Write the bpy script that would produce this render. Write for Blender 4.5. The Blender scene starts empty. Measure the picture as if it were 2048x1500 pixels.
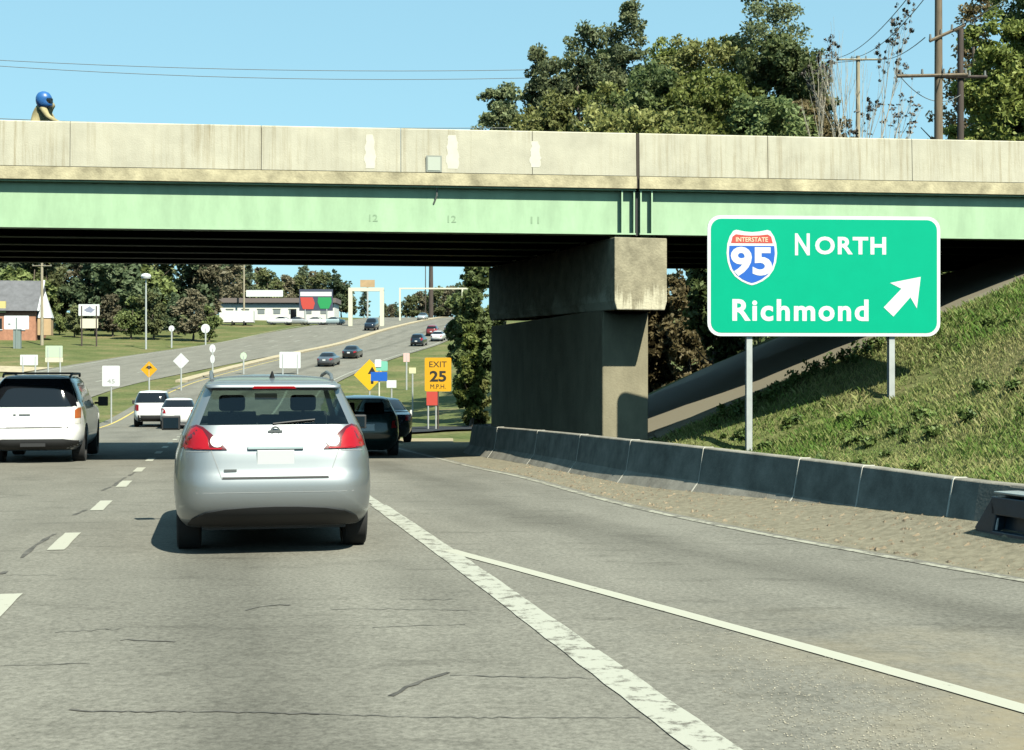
import bpy, bmesh, math, random
import numpy as np
from mathutils import Vector, Matrix, Quaternion
rnd = random.Random(7)
S = bpy.context.scene
COL = S.collection

# ------------------------------------------------------------------ camera, sky, sun, exposure
F, CX, HY, CH = 2700.0, 1024.0, 752.0, 1.58          # focal length in photo pixels, centre x, horizon y, eye height
cam = bpy.data.objects.new('camera', bpy.data.cameras.new('camera'))
COL.objects.link(cam)
cam.location = (0, 0, CH)
cam.rotation_euler = (math.radians(90), 0, 0)
cam.data.sensor_width = 36
cam.data.lens = 36 * F / 2048
cam.data.shift_y = (HY - 750) / 2048
cam.data.clip_end = 4000
cam.data.clip_start = 0.05
S.camera = cam

SUN = Vector((0.3426, -0.5556, 0.757)).normalized()
world = bpy.data.worlds.new('World'); S.world = world; world.use_nodes = True
wn = world.node_tree; bg = wn.nodes['Background']
sky = wn.nodes.new('ShaderNodeTexSky'); sky.sky_type = 'NISHITA'; sky.sun_disc = False
sky.sun_elevation = math.asin(SUN.z); sky.sun_rotation = math.atan2(SUN.x, SUN.y)
sky.air_density = 1.0; sky.dust_density = 0.0; sky.ozone_density = 1.0
tint = wn.nodes.new('ShaderNodeMix'); tint.data_type = 'RGBA'; tint.blend_type = 'MULTIPLY'
tint.inputs[0].default_value = 1.0; tint.inputs[7].default_value = (1.14, 1.90, 2.12, 1)
gam = wn.nodes.new('ShaderNodeGamma'); gam.inputs[1].default_value = 0.30      # hazy bright sky: evens zenith and horizon
wn.links.new(sky.outputs[0], gam.inputs[0]); wn.links.new(gam.outputs[0], tint.inputs[6]); wn.links.new(tint.outputs[2], bg.inputs[0])
bg.inputs[1].default_value = 0.098
sun = bpy.data.objects.new('sun', bpy.data.lights.new('sun', 'SUN')); COL.objects.link(sun)
sun.data.energy = 4.4; sun.data.angle = math.radians(0.55); sun.data.color = (1.0, 0.975, 0.83)
sun.rotation_euler = (-SUN).to_track_quat('-Z', 'Y').to_euler()
S.view_settings.view_transform = 'Standard'; S.view_settings.look = 'None'
S.view_settings.exposure = 1.38; S.view_settings.gamma = 1.0
S.cycles.max_bounces = 6; S.cycles.diffuse_bounces = 0; S.cycles.transparent_max_bounces = 12
S.cycles.use_denoising = True

# ------------------------------------------------------------------ materials
def lin(c): return tuple(((v / 12.92) if v <= 0.04045 else ((v + 0.055) / 1.055) ** 2.4) for v in c)
MATS = {}
def mat(name, col, rough=0.7, metal=0.0, var=0.0, scale=3.0, bump=0.0, bscale=None, stretch=(1, 1, 1), coat=0.0, spec=0.5, col2=None, detail=6.0):
    if name in MATS: return MATS[name]
    m = bpy.data.materials.new(name); m.use_nodes = True
    nt = m.node_tree; b = nt.nodes['Principled BSDF']
    b.inputs['Base Color'].default_value = (*col, 1); b.inputs['Roughness'].default_value = rough
    b.inputs['Metallic'].default_value = metal; b.inputs['Coat Weight'].default_value = coat
    b.inputs['Coat Roughness'].default_value = 0.06
    b.inputs['Specular IOR Level'].default_value = spec
    if var or col2 or bump:
        tc = nt.nodes.new('ShaderNodeTexCoord'); mp = nt.nodes.new('ShaderNodeMapping')
        mp.inputs['Scale'].default_value = stretch
        nt.links.new(tc.outputs['Object'], mp.inputs[0])
        n = nt.nodes.new('ShaderNodeTexNoise'); n.inputs['Scale'].default_value = scale; n.inputs['Detail'].default_value = detail
        n.inputs['Roughness'].default_value = 0.65
        nt.links.new(mp.outputs[0], n.inputs['Vector'])
        r = nt.nodes.new('ShaderNodeValToRGB')
        a = tuple(max(0, v * (1 - var)) for v in col); c2 = col2 if col2 else tuple(min(1, v * (1 + var)) for v in col)
        r.color_ramp.elements[0].position = 0.32; r.color_ramp.elements[1].position = 0.68
        r.color_ramp.elements[0].color = (*a, 1); r.color_ramp.elements[1].color = (*c2, 1)
        nt.links.new(n.outputs[0], r.inputs[0]); nt.links.new(r.outputs[0], b.inputs['Base Color'])
        if bump:
            n2 = nt.nodes.new('ShaderNodeTexNoise'); n2.inputs['Scale'].default_value = bscale or scale * 6; n2.inputs['Detail'].default_value = 5
            nt.links.new(tc.outputs['Object'], n2.inputs['Vector'])
            bp = nt.nodes.new('ShaderNodeBump'); bp.inputs['Strength'].default_value = bump; bp.inputs['Distance'].default_value = 0.03
            nt.links.new(n2.outputs[0], bp.inputs['Height']); nt.links.new(bp.outputs[0], b.inputs['Normal'])
    MATS[name] = m
    return m

def nodes(m): return m.node_tree.nodes, m.node_tree.links

def concrete_streaked():
    m = mat('bridge_concrete', (0.50, 0.475, 0.375), 0.85, spec=.05, var=0.12, scale=1.3, bump=0.15, bscale=40)
    N, L = nodes(m); b = N['Principled BSDF']
    src = b.inputs['Base Color'].links[0].from_socket
    tc = N.new('ShaderNodeTexCoord'); mp = N.new('ShaderNodeMapping'); mp.inputs['Scale'].default_value = (5.5, 1, 0.22)
    L.new(tc.outputs['Object'], mp.inputs[0])
    n = N.new('ShaderNodeTexNoise'); n.inputs['Scale'].default_value = 1.6; n.inputs['Detail'].default_value = 5; n.inputs['Roughness'].default_value = 0.7
    L.new(mp.outputs[0], n.inputs['Vector'])
    r = N.new('ShaderNodeValToRGB'); r.color_ramp.elements[0].position = 0.30; r.color_ramp.elements[1].position = 0.52
    r.color_ramp.elements[0].color = (0.66, 0.6, 0.5, 1); r.color_ramp.elements[1].color = (1, 1, 1, 1)
    L.new(n.outputs[0], r.inputs[0])
    pz = N.new('ShaderNodeTexNoise'); pz.inputs['Scale'].default_value = .45; pz.inputs['Detail'].default_value = 3; L.new(tc.outputs['Object'], pz.inputs['Vector'])
    pr_ = N.new('ShaderNodeMapRange'); pr_.inputs[1].default_value = .38; pr_.inputs[2].default_value = .62; L.new(pz.outputs[0], pr_.inputs[0])
    mx = N.new('ShaderNodeMix'); mx.data_type = 'RGBA'; mx.blend_type = 'MULTIPLY'; L.new(pr_.outputs[0], mx.inputs[0])
    L.new(src, mx.inputs[6]); L.new(r.outputs[0], mx.inputs[7]); L.new(mx.outputs[2], b.inputs['Base Color'])
    return m

def asphalt():
    m = mat('asphalt', (0.125, 0.12, 0.096), 0.9, spec=0.08)
    N, L = nodes(m); b = N['Principled BSDF']
    uv = N.new('ShaderNodeUVMap'); uv.uv_map = 'road'
    tc = N.new('ShaderNodeTexCoord')
    fine = N.new('ShaderNodeTexNoise'); fine.inputs['Scale'].default_value = 28; fine.inputs['Detail'].default_value = 8; fine.inputs['Roughness'].default_value = 0.8
    L.new(tc.outputs['Object'], fine.inputs['Vector'])
    mp = N.new('ShaderNodeMapping'); mp.inputs['Scale'].default_value = (0.55, 0.09, 1)
    L.new(uv.outputs[0], mp.inputs[0])
    big = N.new('ShaderNodeTexNoise'); big.inputs['Scale'].default_value = 1.6; big.inputs['Detail'].default_value = 5
    L.new(mp.outputs[0], big.inputs['Vector'])
    blot = N.new('ShaderNodeTexNoise'); blot.inputs['Scale'].default_value = 0.55; blot.inputs['Detail'].default_value = 6; blot.inputs['Roughness'].default_value = 0.7
    L.new(tc.outputs['Object'], blot.inputs['Vector'])
    def ramp(src, p0, c0, p1, c1):
        r = N.new('ShaderNodeValToRGB'); r.color_ramp.elements[0].position = p0; r.color_ramp.elements[1].position = p1
        r.color_ramp.elements[0].color = (c0, c0, c0, 1); r.color_ramp.elements[1].color = (c1, c1, c1, 1)
        L.new(src, r.inputs[0]); return r.outputs[0]
    def mul(a, c):
        mx = N.new('ShaderNodeMix'); mx.data_type = 'RGBA'; mx.blend_type = 'MULTIPLY'; mx.inputs[0].default_value = 1
        L.new(a, mx.inputs[6]); L.new(c, mx.inputs[7]); return mx.outputs[2]
    # oil stain running down the middle of each lane (u = metres right of the dashed line)
    sep = N.new('ShaderNodeSeparateXYZ'); L.new(uv.outputs[0], sep.inputs[0])
    uv2 = N.new('ShaderNodeUVMap'); uv2.uv_map = 'ramp'; sep2 = N.new('ShaderNodeSeparateXYZ'); L.new(uv2.outputs[0], sep2.inputs[0])
    def lane_dark(centre, width, amount, src=None):
        s = N.new('ShaderNodeMath'); s.operation = 'SUBTRACT'; L.new((src or sep).outputs[0], s.inputs[0]); s.inputs[1].default_value = centre
        a = N.new('ShaderNodeMath'); a.operation = 'ABSOLUTE'; L.new(s.outputs[0], a.inputs[0])
        d = N.new('ShaderNodeMath'); d.operation = 'ADD'; L.new(a.outputs[0], d.inputs[0])
        w = N.new('ShaderNodeMath'); w.operation = 'MULTIPLY'; L.new(big.outputs[0], w.inputs[0]); w.inputs[1].default_value = 0.5
        L.new(w.outputs[0], d.inputs[1])
        return ramp(d.outputs[0], 0.1, 1 - amount, width + 0.3, 1.0)
    base = N.new('ShaderNodeRGB'); base.outputs[0].default_value = (0.205, 0.197, 0.167, 1)
    c = mul(base.outputs[0], ramp(fine.outputs[0], 0.3, 0.5, 0.72, 1.5))
    c = mul(c, ramp(big.outputs[0], 0.3, 0.86, 0.7, 1.1))
    c = mul(c, ramp(blot.outputs[0], 0.3, 0.88, 0.65, 1.06))
    spot = N.new('ShaderNodeTexNoise'); spot.inputs['Scale'].default_value = 1.9; spot.inputs['Detail'].default_value = 7; spot.inputs['Roughness'].default_value = .6
    L.new(mp.outputs[0], spot.inputs['Vector']); mp2 = N.new('ShaderNodeMapping'); mp2.inputs['Scale'].default_value = (.55, 1.5, 1); L.new(uv.outputs[0], mp2.inputs[0]); L.new(mp2.outputs[0], spot.inputs['Vector'])
    c = mul(c, ramp(spot.outputs[0], 0.30, 0.72, 0.44, 1.0))
    # sandy dirt washed onto the gore
    gu = N.new('ShaderNodeMapRange'); gu.inputs[1].default_value = 3.9; gu.inputs[2].default_value = 5.2; L.new(sep.outputs[0], gu.inputs[0])
    gv = N.new('ShaderNodeMapRange'); gv.inputs[1].default_value = 9.5; gv.inputs[2].default_value = 6.0; L.new(sep.outputs[1], gv.inputs[0])
    gw = N.new('ShaderNodeMapRange'); gw.inputs[1].default_value = 6.9; gw.inputs[2].default_value = 5.9; L.new(sep.outputs[0], gw.inputs[0])
    gm = N.new('ShaderNodeMath'); gm.operation = 'MULTIPLY'; L.new(gu.outputs[0], gm.inputs[0]); L.new(gv.outputs[0], gm.inputs[1])
    gm3 = N.new('ShaderNodeMath'); gm3.operation = 'MULTIPLY'; L.new(gm.outputs[0], gm3.inputs[0]); L.new(gw.outputs[0], gm3.inputs[1])
    gr = N.new('ShaderNodeMapRange'); gr.inputs[1].default_value = 0.42; gr.inputs[2].default_value = 0.62; L.new(blot.outputs[0], gr.inputs[0])
    gm2 = N.new('ShaderNodeMath'); gm2.operation = 'MULTIPLY'; L.new(gm3.outputs[0], gm2.inputs[0]); L.new(gr.outputs[0], gm2.inputs[1])
    dm = N.new('ShaderNodeMix'); dm.data_type = 'RGBA'; dm.inputs[7].default_value = (.27, .23, .155, 1); L.new(gm2.outputs[0], dm.inputs[0]); L.new(c, dm.inputs[6]); c = dm.outputs[2]
    c = mul(c, lane_dark(1.75, 0.8, 0.3)); c = mul(c, lane_dark(-1.8, 0.7, 0.14)); c = mul(c, lane_dark(1.55, 0.75, 0.34, sep2))
    L.new(c, b.inputs['Base Color'])
    bp = N.new('ShaderNodeBump'); bp.inputs['Strength'].default_value = 0.35; bp.inputs['Distance'].default_value = 0.01
    L.new(fine.outputs[0], bp.inputs['Height']); L.new(bp.outputs[0], b.inputs['Normal'])
    return m

def worn_paint(name, col, wear):
    m = mat(name, col, 0.75, spec=0.3)
    N, L = nodes(m); b = N['Principled BSDF']
    tc = N.new('ShaderNodeTexCoord')
    n = N.new('ShaderNodeTexNoise'); n.inputs['Scale'].default_value = 7; n.inputs['Detail'].default_value = 9; n.inputs['Roughness'].default_value = 0.75
    L.new(tc.outputs['Object'], n.inputs['Vector'])
    r = N.new('ShaderNodeValToRGB'); r.color_ramp.elements[0].position = wear - 0.04; r.color_ramp.elements[1].position = wear + 0.05
    r.color_ramp.elements[0].color = (0.15, 0.14, 0.115, 1); r.color_ramp.elements[1].color = (*col, 1)
    L.new(n.outputs[0], r.inputs[0]); L.new(r.outputs[0], b.inputs['Base Color'])
    return m

def grass_ground():
    m = mat('grass_ground', (0.09, 0.12, 0.035), 0.95, spec=0.1)
    N, L = nodes(m); b = N['Principled BSDF']; tc = N.new('ShaderNodeTexCoord')
    n = N.new('ShaderNodeTexNoise'); n.inputs['Scale'].default_value = 0.16; n.inputs['Detail'].default_value = 9; n.inputs['Roughness'].default_value = 0.72
    L.new(tc.outputs['Object'], n.inputs['Vector'])
    r = N.new('ShaderNodeValToRGB'); e = r.color_ramp.elements
    e[0].position = 0.3; e[0].color = (0.065, 0.1, 0.028, 1); e[1].position = 0.72; e[1].color = (0.25, 0.2, 0.105, 1)
    k = e.new(0.5); k.color = (0.135, 0.15, 0.055, 1)
    L.new(n.outputs[0], r.inputs[0])
    n2 = N.new('ShaderNodeTexNoise'); n2.inputs['Scale'].default_value = 5; n2.inputs['Detail'].default_value = 8
    L.new(tc.outputs['Object'], n2.inputs['Vector'])
    r2 = N.new('ShaderNodeValToRGB'); r2.color_ramp.elements[0].position = .3; r2.color_ramp.elements[0].color = (.6, .6, .6, 1); r2.color_ramp.elements[1].position = .7; r2.color_ramp.elements[1].color = (1.2, 1.2, 1.2, 1)
    L.new(n2.outputs[0], r2.inputs[0])
    mx = N.new('ShaderNodeMix'); mx.data_type = 'RGBA'; mx.blend_type = 'MULTIPLY'; mx.inputs[0].default_value = 1
    L.new(r.outputs[0], mx.inputs[6]); L.new(r2.outputs[0], mx.inputs[7]); L.new(mx.outputs[2], b.inputs['Base Color'])
    bp = N.new('ShaderNodeBump'); bp.inputs['Strength'].default_value = 0.6; bp.inputs['Distance'].default_value = 0.06
    L.new(n2.outputs[0], bp.inputs['Height']); L.new(bp.outputs[0], b.inputs['Normal'])
    return m

def leaf_mat(name, c0, c1, translucent=0.4):
    m = mat(name, c0, 0.6, spec=0.3)
    N, L = nodes(m); b = N['Principled BSDF']
    a = N.new('ShaderNodeVertexColor'); a.layer_name = 'tint'
    r = N.new('ShaderNodeMix'); r.data_type = 'RGBA'; r.inputs[6].default_value = (*c0, 1); r.inputs[7].default_value = (*c1, 1)
    L.new(a.outputs[0], r.inputs[0])
    oi = N.new('ShaderNodeObjectInfo'); hs = N.new('ShaderNodeHueSaturation')
    mr = N.new('ShaderNodeMapRange'); mr.inputs[3].default_value = 0.72; mr.inputs[4].default_value = 1.3
    L.new(oi.outputs['Random'], mr.inputs[0]); L.new(mr.outputs[0], hs.inputs['Value'])
    L.new(r.outputs[2], hs.inputs['Color']); L.new(hs.outputs[0], b.inputs['Base Color'])
    tr = N.new('ShaderNodeBsdfTranslucent'); L.new(hs.outputs[0], tr.inputs[0])
    ms = N.new('ShaderNodeMixShader'); ms.inputs[0].default_value = translucent
    out = N['Material Output']; L.new(b.outputs[0], ms.inputs[1]); L.new(tr.outputs[0], ms.inputs[2]); L.new(ms.outputs[0], out.inputs[0])
    return m

def tint_glass(name, tintc, mixf):
    m = bpy.data.materials.new(name); m.use_nodes = True; N, L = nodes(m); N.remove(N['Principled BSDF'])
    t = N.new('ShaderNodeBsdfTransparent'); t.inputs[0].default_value = (*tintc, 1)
    g = N.new('ShaderNodeBsdfGlossy'); g.inputs['Roughness'].default_value = 0.03; g.inputs[0].default_value = (.9, .95, 1, 1)
    fr = N.new('ShaderNodeLayerWeight'); fr.inputs[0].default_value = .5
    pw = N.new('ShaderNodeMath'); pw.operation = 'POWER'; pw.inputs[1].default_value = 4; L.new(fr.outputs['Facing'], pw.inputs[0])
    ml = N.new('ShaderNodeMath'); ml.operation = 'MULTIPLY_ADD'; ml.inputs[1].default_value = .6; ml.inputs[2].default_value = .05; L.new(pw.outputs[0], ml.inputs[0])
    ms = N.new('ShaderNodeMixShader'); L.new(ml.outputs[0], ms.inputs[0]); L.new(t.outputs[0], ms.inputs[1]); L.new(g.outputs[0], ms.inputs[2])
    L.new(ms.outputs[0], N['Material Output'].inputs[0]); MATS[name] = m
    return m

M_CONC = concrete_streaked()
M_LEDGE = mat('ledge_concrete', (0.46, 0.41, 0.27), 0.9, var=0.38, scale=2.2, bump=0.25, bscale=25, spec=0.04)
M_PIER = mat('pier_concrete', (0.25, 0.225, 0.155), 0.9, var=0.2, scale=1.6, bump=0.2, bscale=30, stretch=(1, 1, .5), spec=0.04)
M_CAP = mat('cap_concrete', (0.31, 0.28, 0.195), 0.9, var=0.3, scale=3.0, bump=0.4, bscale=18, spec=0.04)
def lime(m):
    N, L = nodes(m); b = N['Principled BSDF']; src = b.inputs['Base Color'].links[0].from_socket
    tc = N.new('ShaderNodeTexCoord'); mp = N.new('ShaderNodeMapping'); mp.inputs['Scale'].default_value = (5, .6, .55); L.new(tc.outputs['Object'], mp.inputs[0])
    n = N.new('ShaderNodeTexNoise'); n.inputs['Scale'].default_value = 1.5; n.inputs['Detail'].default_value = 6; n.inputs['Roughness'].default_value = .65; L.new(mp.outputs[0], n.inputs['Vector'])
    sp = N.new('ShaderNodeSeparateXYZ'); L.new(tc.outputs['Object'], sp.inputs[0])
    zr = N.new('ShaderNodeMapRange'); zr.inputs[1].default_value = 4.0; zr.inputs[2].default_value = 3.0; zr.inputs[3].default_value = -.25; zr.inputs[4].default_value = .12; L.new(sp.outputs[2], zr.inputs[0])
    ad = N.new('ShaderNodeMath'); ad.operation = 'ADD'; L.new(n.outputs[0], ad.inputs[0]); L.new(zr.outputs[0], ad.inputs[1])
    mr = N.new('ShaderNodeMapRange'); mr.inputs[1].default_value = .54; mr.inputs[2].default_value = .66; mr.inputs[4].default_value = .8; L.new(ad.outputs[0], mr.inputs[0])
    mx = N.new('ShaderNodeMix'); mx.data_type = 'RGBA'; mx.inputs[7].default_value = (.62, .58, .43, 1); L.new(mr.outputs[0], mx.inputs[0]); L.new(src, mx.inputs[6]); L.new(mx.outputs[2], b.inputs['Base Color'])
lime(M_CAP)
M_BARR = mat('barrier_concrete', (0.27, 0.255, 0.215), 0.9, var=0.32, scale=2.4, bump=0.2, bscale=30, spec=0.04)
M_JOINT = mat('joint_mortar', (0.62, 0.6, 0.52), 0.9, var=0.1, scale=9)
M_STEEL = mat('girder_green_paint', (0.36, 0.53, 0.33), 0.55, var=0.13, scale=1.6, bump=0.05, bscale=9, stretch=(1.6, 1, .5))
M_STEEL_SHADE = mat('girder_green_shaded', (0.045, 0.075, 0.042), 0.6, var=0.15, scale=1.5, spec=0.04)  # same green paint, darkened to put the under-deck shade into its colour
M_SOFF = mat('soffit_concrete_shaded', (0.10, 0.095, 0.08), 0.95, var=0.2, scale=1.0, spec=0.04)  # deck concrete with the shade of its underside put into the colour
M_ASPH = asphalt()
M_RAMP = mat('dark_asphalt', (0.042, 0.047, 0.053), 0.9, var=0.15, scale=9, spec=0.04)  # darker than the asphalt of the main carriageway
M_DECK = mat('deck_asphalt', (0.12, 0.12, 0.1), 0.9, var=0.15, scale=4)
M_LINE = worn_paint('road_paint_worn', (0.40, 0.40, 0.335), 0.44)
M_LINE2 = worn_paint('road_paint_fresh', (0.42, 0.415, 0.34), 0.34)
M_LINE3 = worn_paint('road_paint_faded', (0.36, 0.35, 0.28), 0.48)
M_CRACK = mat('crack_sealant', (0.085, 0.08, 0.068), 0.95, var=0.55, scale=6)
M_GRASS = grass_ground()
M_DEBRIS = mat('gravel_debris', (0.225, 0.205, 0.15), 0.95, var=0.28, scale=11, bump=0.5, bscale=90, detail=10, spec=0.04)
M_SAND = mat('sandy_gravel', (0.34, 0.29, 0.19), 0.95, var=0.25, scale=3, bump=0.5, bscale=18, spec=0.04)
M_KERB = mat('kerb_concrete', (0.42, 0.36, 0.25), 0.9, var=0.22, scale=2, spec=0.04)
M_GALV = mat('galvanised_steel', (0.55, 0.57, 0.55), 0.45, 0.35, var=0.1, scale=4)
M_SIGNG = mat('sign_green', (0.0, 0.40, 0.225), 0.6, var=0.03, scale=2, spec=.08)
M_WHITE = mat('sign_white', (0.72, 0.74, 0.74), 0.45)
M_SIGNB = mat('sign_blue', (0.015, 0.12, 0.52), 0.4)
M_SIGNR = mat('sign_red', (0.55, 0.07, 0.05), 0.45)
M_YEL = mat('sign_yellow', (0.72, 0.46, 0.012), 0.45)
M_ORG = mat('sign_orange', (0.70, 0.36, 0.01), 0.45)
M_BLK = mat('sign_black', (0.02, 0.018, 0.015), 0.5)
M_MINTS = mat('sign_mint', (0.2, 0.55, 0.42), 0.45)
M_WOOD = mat('pole_wood', (0.17, 0.13, 0.085), 0.9, var=0.35, scale=2, stretch=(4, 4, .5))
M_WOODD = mat('pole_wood_dark', (0.07, 0.052, 0.042), 0.9, var=0.35, scale=2, stretch=(4, 4, .5))
M_WOODP = mat('pole_wood_pale', (0.34, 0.3, 0.21), 0.9, var=0.25, scale=2, stretch=(4, 4, .5))
M_WIRE = mat('wire', (0.16, 0.17, 0.16), 0.6)
M_BARK = mat('bark', (0.14, 0.11, 0.08), 0.95, var=0.35, scale=5, bump=0.4, bscale=12, stretch=(1, 1, .3))
M_BARKP = mat('bark_pale', (0.42, 0.38, 0.29), 0.9, var=0.25, scale=5, stretch=(1, 1, .3))
M_TYRE = mat('tyre_rubber', (0.022, 0.022, 0.022), 0.85, var=0.2, scale=20)
M_RIM = mat('rim_alloy', (0.5, 0.5, 0.5), 0.35, 0.9)
M_BLKPL = mat('black_plastic', (0.02, 0.02, 0.021), 0.6)
M_CHROME = mat('chrome', (0.8, 0.82, 0.82), 0.15, 1.0)
M_SEAT = mat('seat_cloth', (0.05, 0.05, 0.05), 0.9)
M_REDLENS = mat('red_lens', (0.36, 0.003, 0.01), 0.3, coat=0.25, spec=.3)
M_CLEARLENS = mat('clear_lens', (0.85, 0.83, 0.76), 0.15, coat=1.0)
M_AMBER = mat('amber_lens', (0.5, 0.14, 0.04), 0.2, coat=0.6)
M_GLASS = tint_glass('car_glass', (0.5, 0.58, 0.54), 0)
M_DGLASS = mat('dark_glass', (0.008, 0.009, 0.011), 0.06, spec=0.6)
M_BRICK = mat('brick_far', (0.42, 0.2, 0.12), 0.9, var=0.2, scale=3)
M_ROOF = mat('roof_shingle', (0.13, 0.13, 0.14), 0.9, var=0.2, scale=1.2)
M_RENDER = mat('white_render', (0.72, 0.72, 0.66), 0.8, var=0.05, scale=1)
M_CREAM = mat('cream_metal', (0.66, 0.65, 0.5), 0.6)
M_TAN = mat('tan_wall', (0.48, 0.33, 0.18), 0.85, var=0.1, scale=1)
L_OLIVE = leaf_mat('leaf_olive', (0.134, 0.166, 0.043), (0.378, 0.378, 0.126))
L_DARK = leaf_mat('leaf_dark', (0.076, 0.119, 0.043), (0.259, 0.313, 0.108))
L_PINE = leaf_mat('needle_pine', (0.095, 0.136, 0.068), (0.313, 0.346, 0.157))
L_BRIGHT = leaf_mat('leaf_bright', (0.125, 0.175, 0.033), (0.350, 0.392, 0.100))
L_BROWN = leaf_mat('leaf_brown', (0.143, 0.111, 0.046), (0.260, 0.208, 0.098))
L_WEED = leaf_mat('leaf_weed', (0.045, 0.093, 0.021), (0.165, 0.225, 0.053), 0.2)
L_POD = leaf_mat('seed_pod', (0.07, 0.065, 0.06), (0.17, 0.14, 0.11), 0.0)
L_BLADE = leaf_mat('grass_blade', (0.105, 0.210, 0.028), (0.420, 0.378, 0.168), 0.3)

# ------------------------------------------------------------------ mesh helpers
class MB:
    def __init__(s): s.v = []; s.f = []
    def quad(s, a, b, c, d):
        i = len(s.v); s.v += [tuple(a), tuple(b), tuple(c), tuple(d)]; s.f.append((i, i + 1, i + 2, i + 3)); return s
    def box(s, c, size, M=None):
        hx, hy, hz = size[0] / 2, size[1] / 2, size[2] / 2; i = len(s.v)
        for dz in (-hz, hz):
            for dx, dy in ((-hx, -hy), (hx, -hy), (hx, hy), (-hx, hy)):
                p = Vector((dx, dy, dz))
                if M is not None: p = M @ p
                s.v.append((c[0] + p[0], c[1] + p[1], c[2] + p[2]))
        for q in ((0, 3, 2, 1), (4, 5, 6, 7), (0, 1, 5, 4), (1, 2, 6, 5), (2, 3, 7, 6), (3, 0, 4, 7)): s.f.append(tuple(i + k for k in q))
        return s
    def tube(s, pts, rs, seg=8, caps=True):
        pts = [Vector(p) for p in pts]; n = len(pts)
        if not hasattr(rs, '__len__'): rs = [rs] * n
        i0 = len(s.v); up = Vector((0, 0, 1))
        for k, p in enumerate(pts):
            t = (pts[min(k + 1, n - 1)] - pts[max(k - 1, 0)])
            t = t.normalized() if t.length > 1e-9 else Vector((0, 0, 1))
            a = t.cross(up)
            if a.length < 0.05: a = t.cross(Vector((0, 1, 0)))
            a.normalize(); b = t.cross(a)
            for q in range(seg):
                an = 2 * math.pi * q / seg; s.v.append(tuple(p + (a * math.cos(an) + b * math.sin(an)) * rs[k]))
        for k in range(n - 1):
            for q in range(seg):
                q2 = (q + 1) % seg
                s.f.append((i0 + k * seg + q, i0 + k * seg + q2, i0 + (k + 1) * seg + q2, i0 + (k + 1) * seg + q))
        if caps:
            s.f.append(tuple(i0 + q for q in range(seg))[::-1]); s.f.append(tuple(i0 + (n - 1) * seg + q for q in range(seg)))
        return s
    def prism(s, poly, depth, M):              # poly in local xy, extruded along local z by depth, M maps to space
        n = len(poly); i = len(s.v)
        for z in (0, depth):
            for p in poly: s.v.append(tuple(M @ Vector((p[0], p[1], z))))
        s.f.append(tuple(range(i + n - 1, i - 1, -1))); s.f.append(tuple(range(i + n, i + 2 * n)))
        for k in range(n): k2 = (k + 1) % n; s.f.append((i + k, i + k2, i + n + k2, i + n + k))
        return s
    def lathe(s, prof, M, seg=24):             # prof (radius, along z); M maps
        i0 = len(s.v)
        for r, z in prof:
            for q in range(seg):
                a = 2 * math.pi * q / seg; s.v.append(tuple(M @ Vector((r * math.cos(a), r * math.sin(a), z))))
        for k in range(len(prof) - 1):
            for q in range(seg):
                q2 = (q + 1) % seg; s.f.append((i0 + k * seg + q, i0 + k * seg + q2, i0 + (k + 1) * seg + q2, i0 + (k + 1) * seg + q))
        return s
    def mesh(s, name, m=None, smooth=False, fix=True):
        me = bpy.data.meshes.new(name); me.from_pydata(s.v, [], s.f)
        if fix:
            bm = bmesh.new(); bm.from_mesh(me); bmesh.ops.recalc_face_normals(bm, faces=bm.faces); bm.to_mesh(me); bm.free()
        if m: me.materials.append(m)
        if smooth: me.polygons.foreach_set('use_smooth', [True] * len(me.polygons)); me.set_sharp_from_angle(angle=math.radians(38))
        return me
    def build(s, name, m=None, parent=None, smooth=False, fix=True):
        return obj(name, s.mesh(name, m, smooth, fix), parent)

def obj(name, me, parent=None, loc=None):
    o = bpy.data.objects.new(name, me); COL.objects.link(o)
    if parent: o.parent = parent
    if loc: o.location = loc
    return o
def tag(o, label=None, cat=None, group=None, kind=None):
    if label: o['label'] = label
    if cat: o['category'] = cat
    if group: o['group'] = group
    if kind: o['kind'] = kind
    return o
def thing(name, label, cat, loc=(0, 0, 0), rz=0, group=None):
    o = bpy.data.objects.new(name, None); COL.objects.link(o); o.location = loc; o.rotation_euler = (0, 0, rz)
    o.empty_display_size = 0.2
    return tag(o, label, cat, group)
def copy_tree(o, parent=None):
    c = o.copy(); COL.objects.link(c); c.parent = parent
    for ch in [k for k in o.children]: copy_tree(ch, c)
    return c
def bevel(o, w, seg=2):
    b = o.modifiers.new('bevel', 'BEVEL'); b.width = w; b.segments = seg; b.limit_method = 'ANGLE'
    return o
ID = Matrix.Identity(4)
def frame(o, ex, ey, ez):
    m = Matrix.Identity(4)
    for i, e in enumerate((ex, ey, ez)):
        for k in range(3): m[k][i] = e[k]
    for k in range(3): m[k][3] = o[k]
    return m

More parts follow.
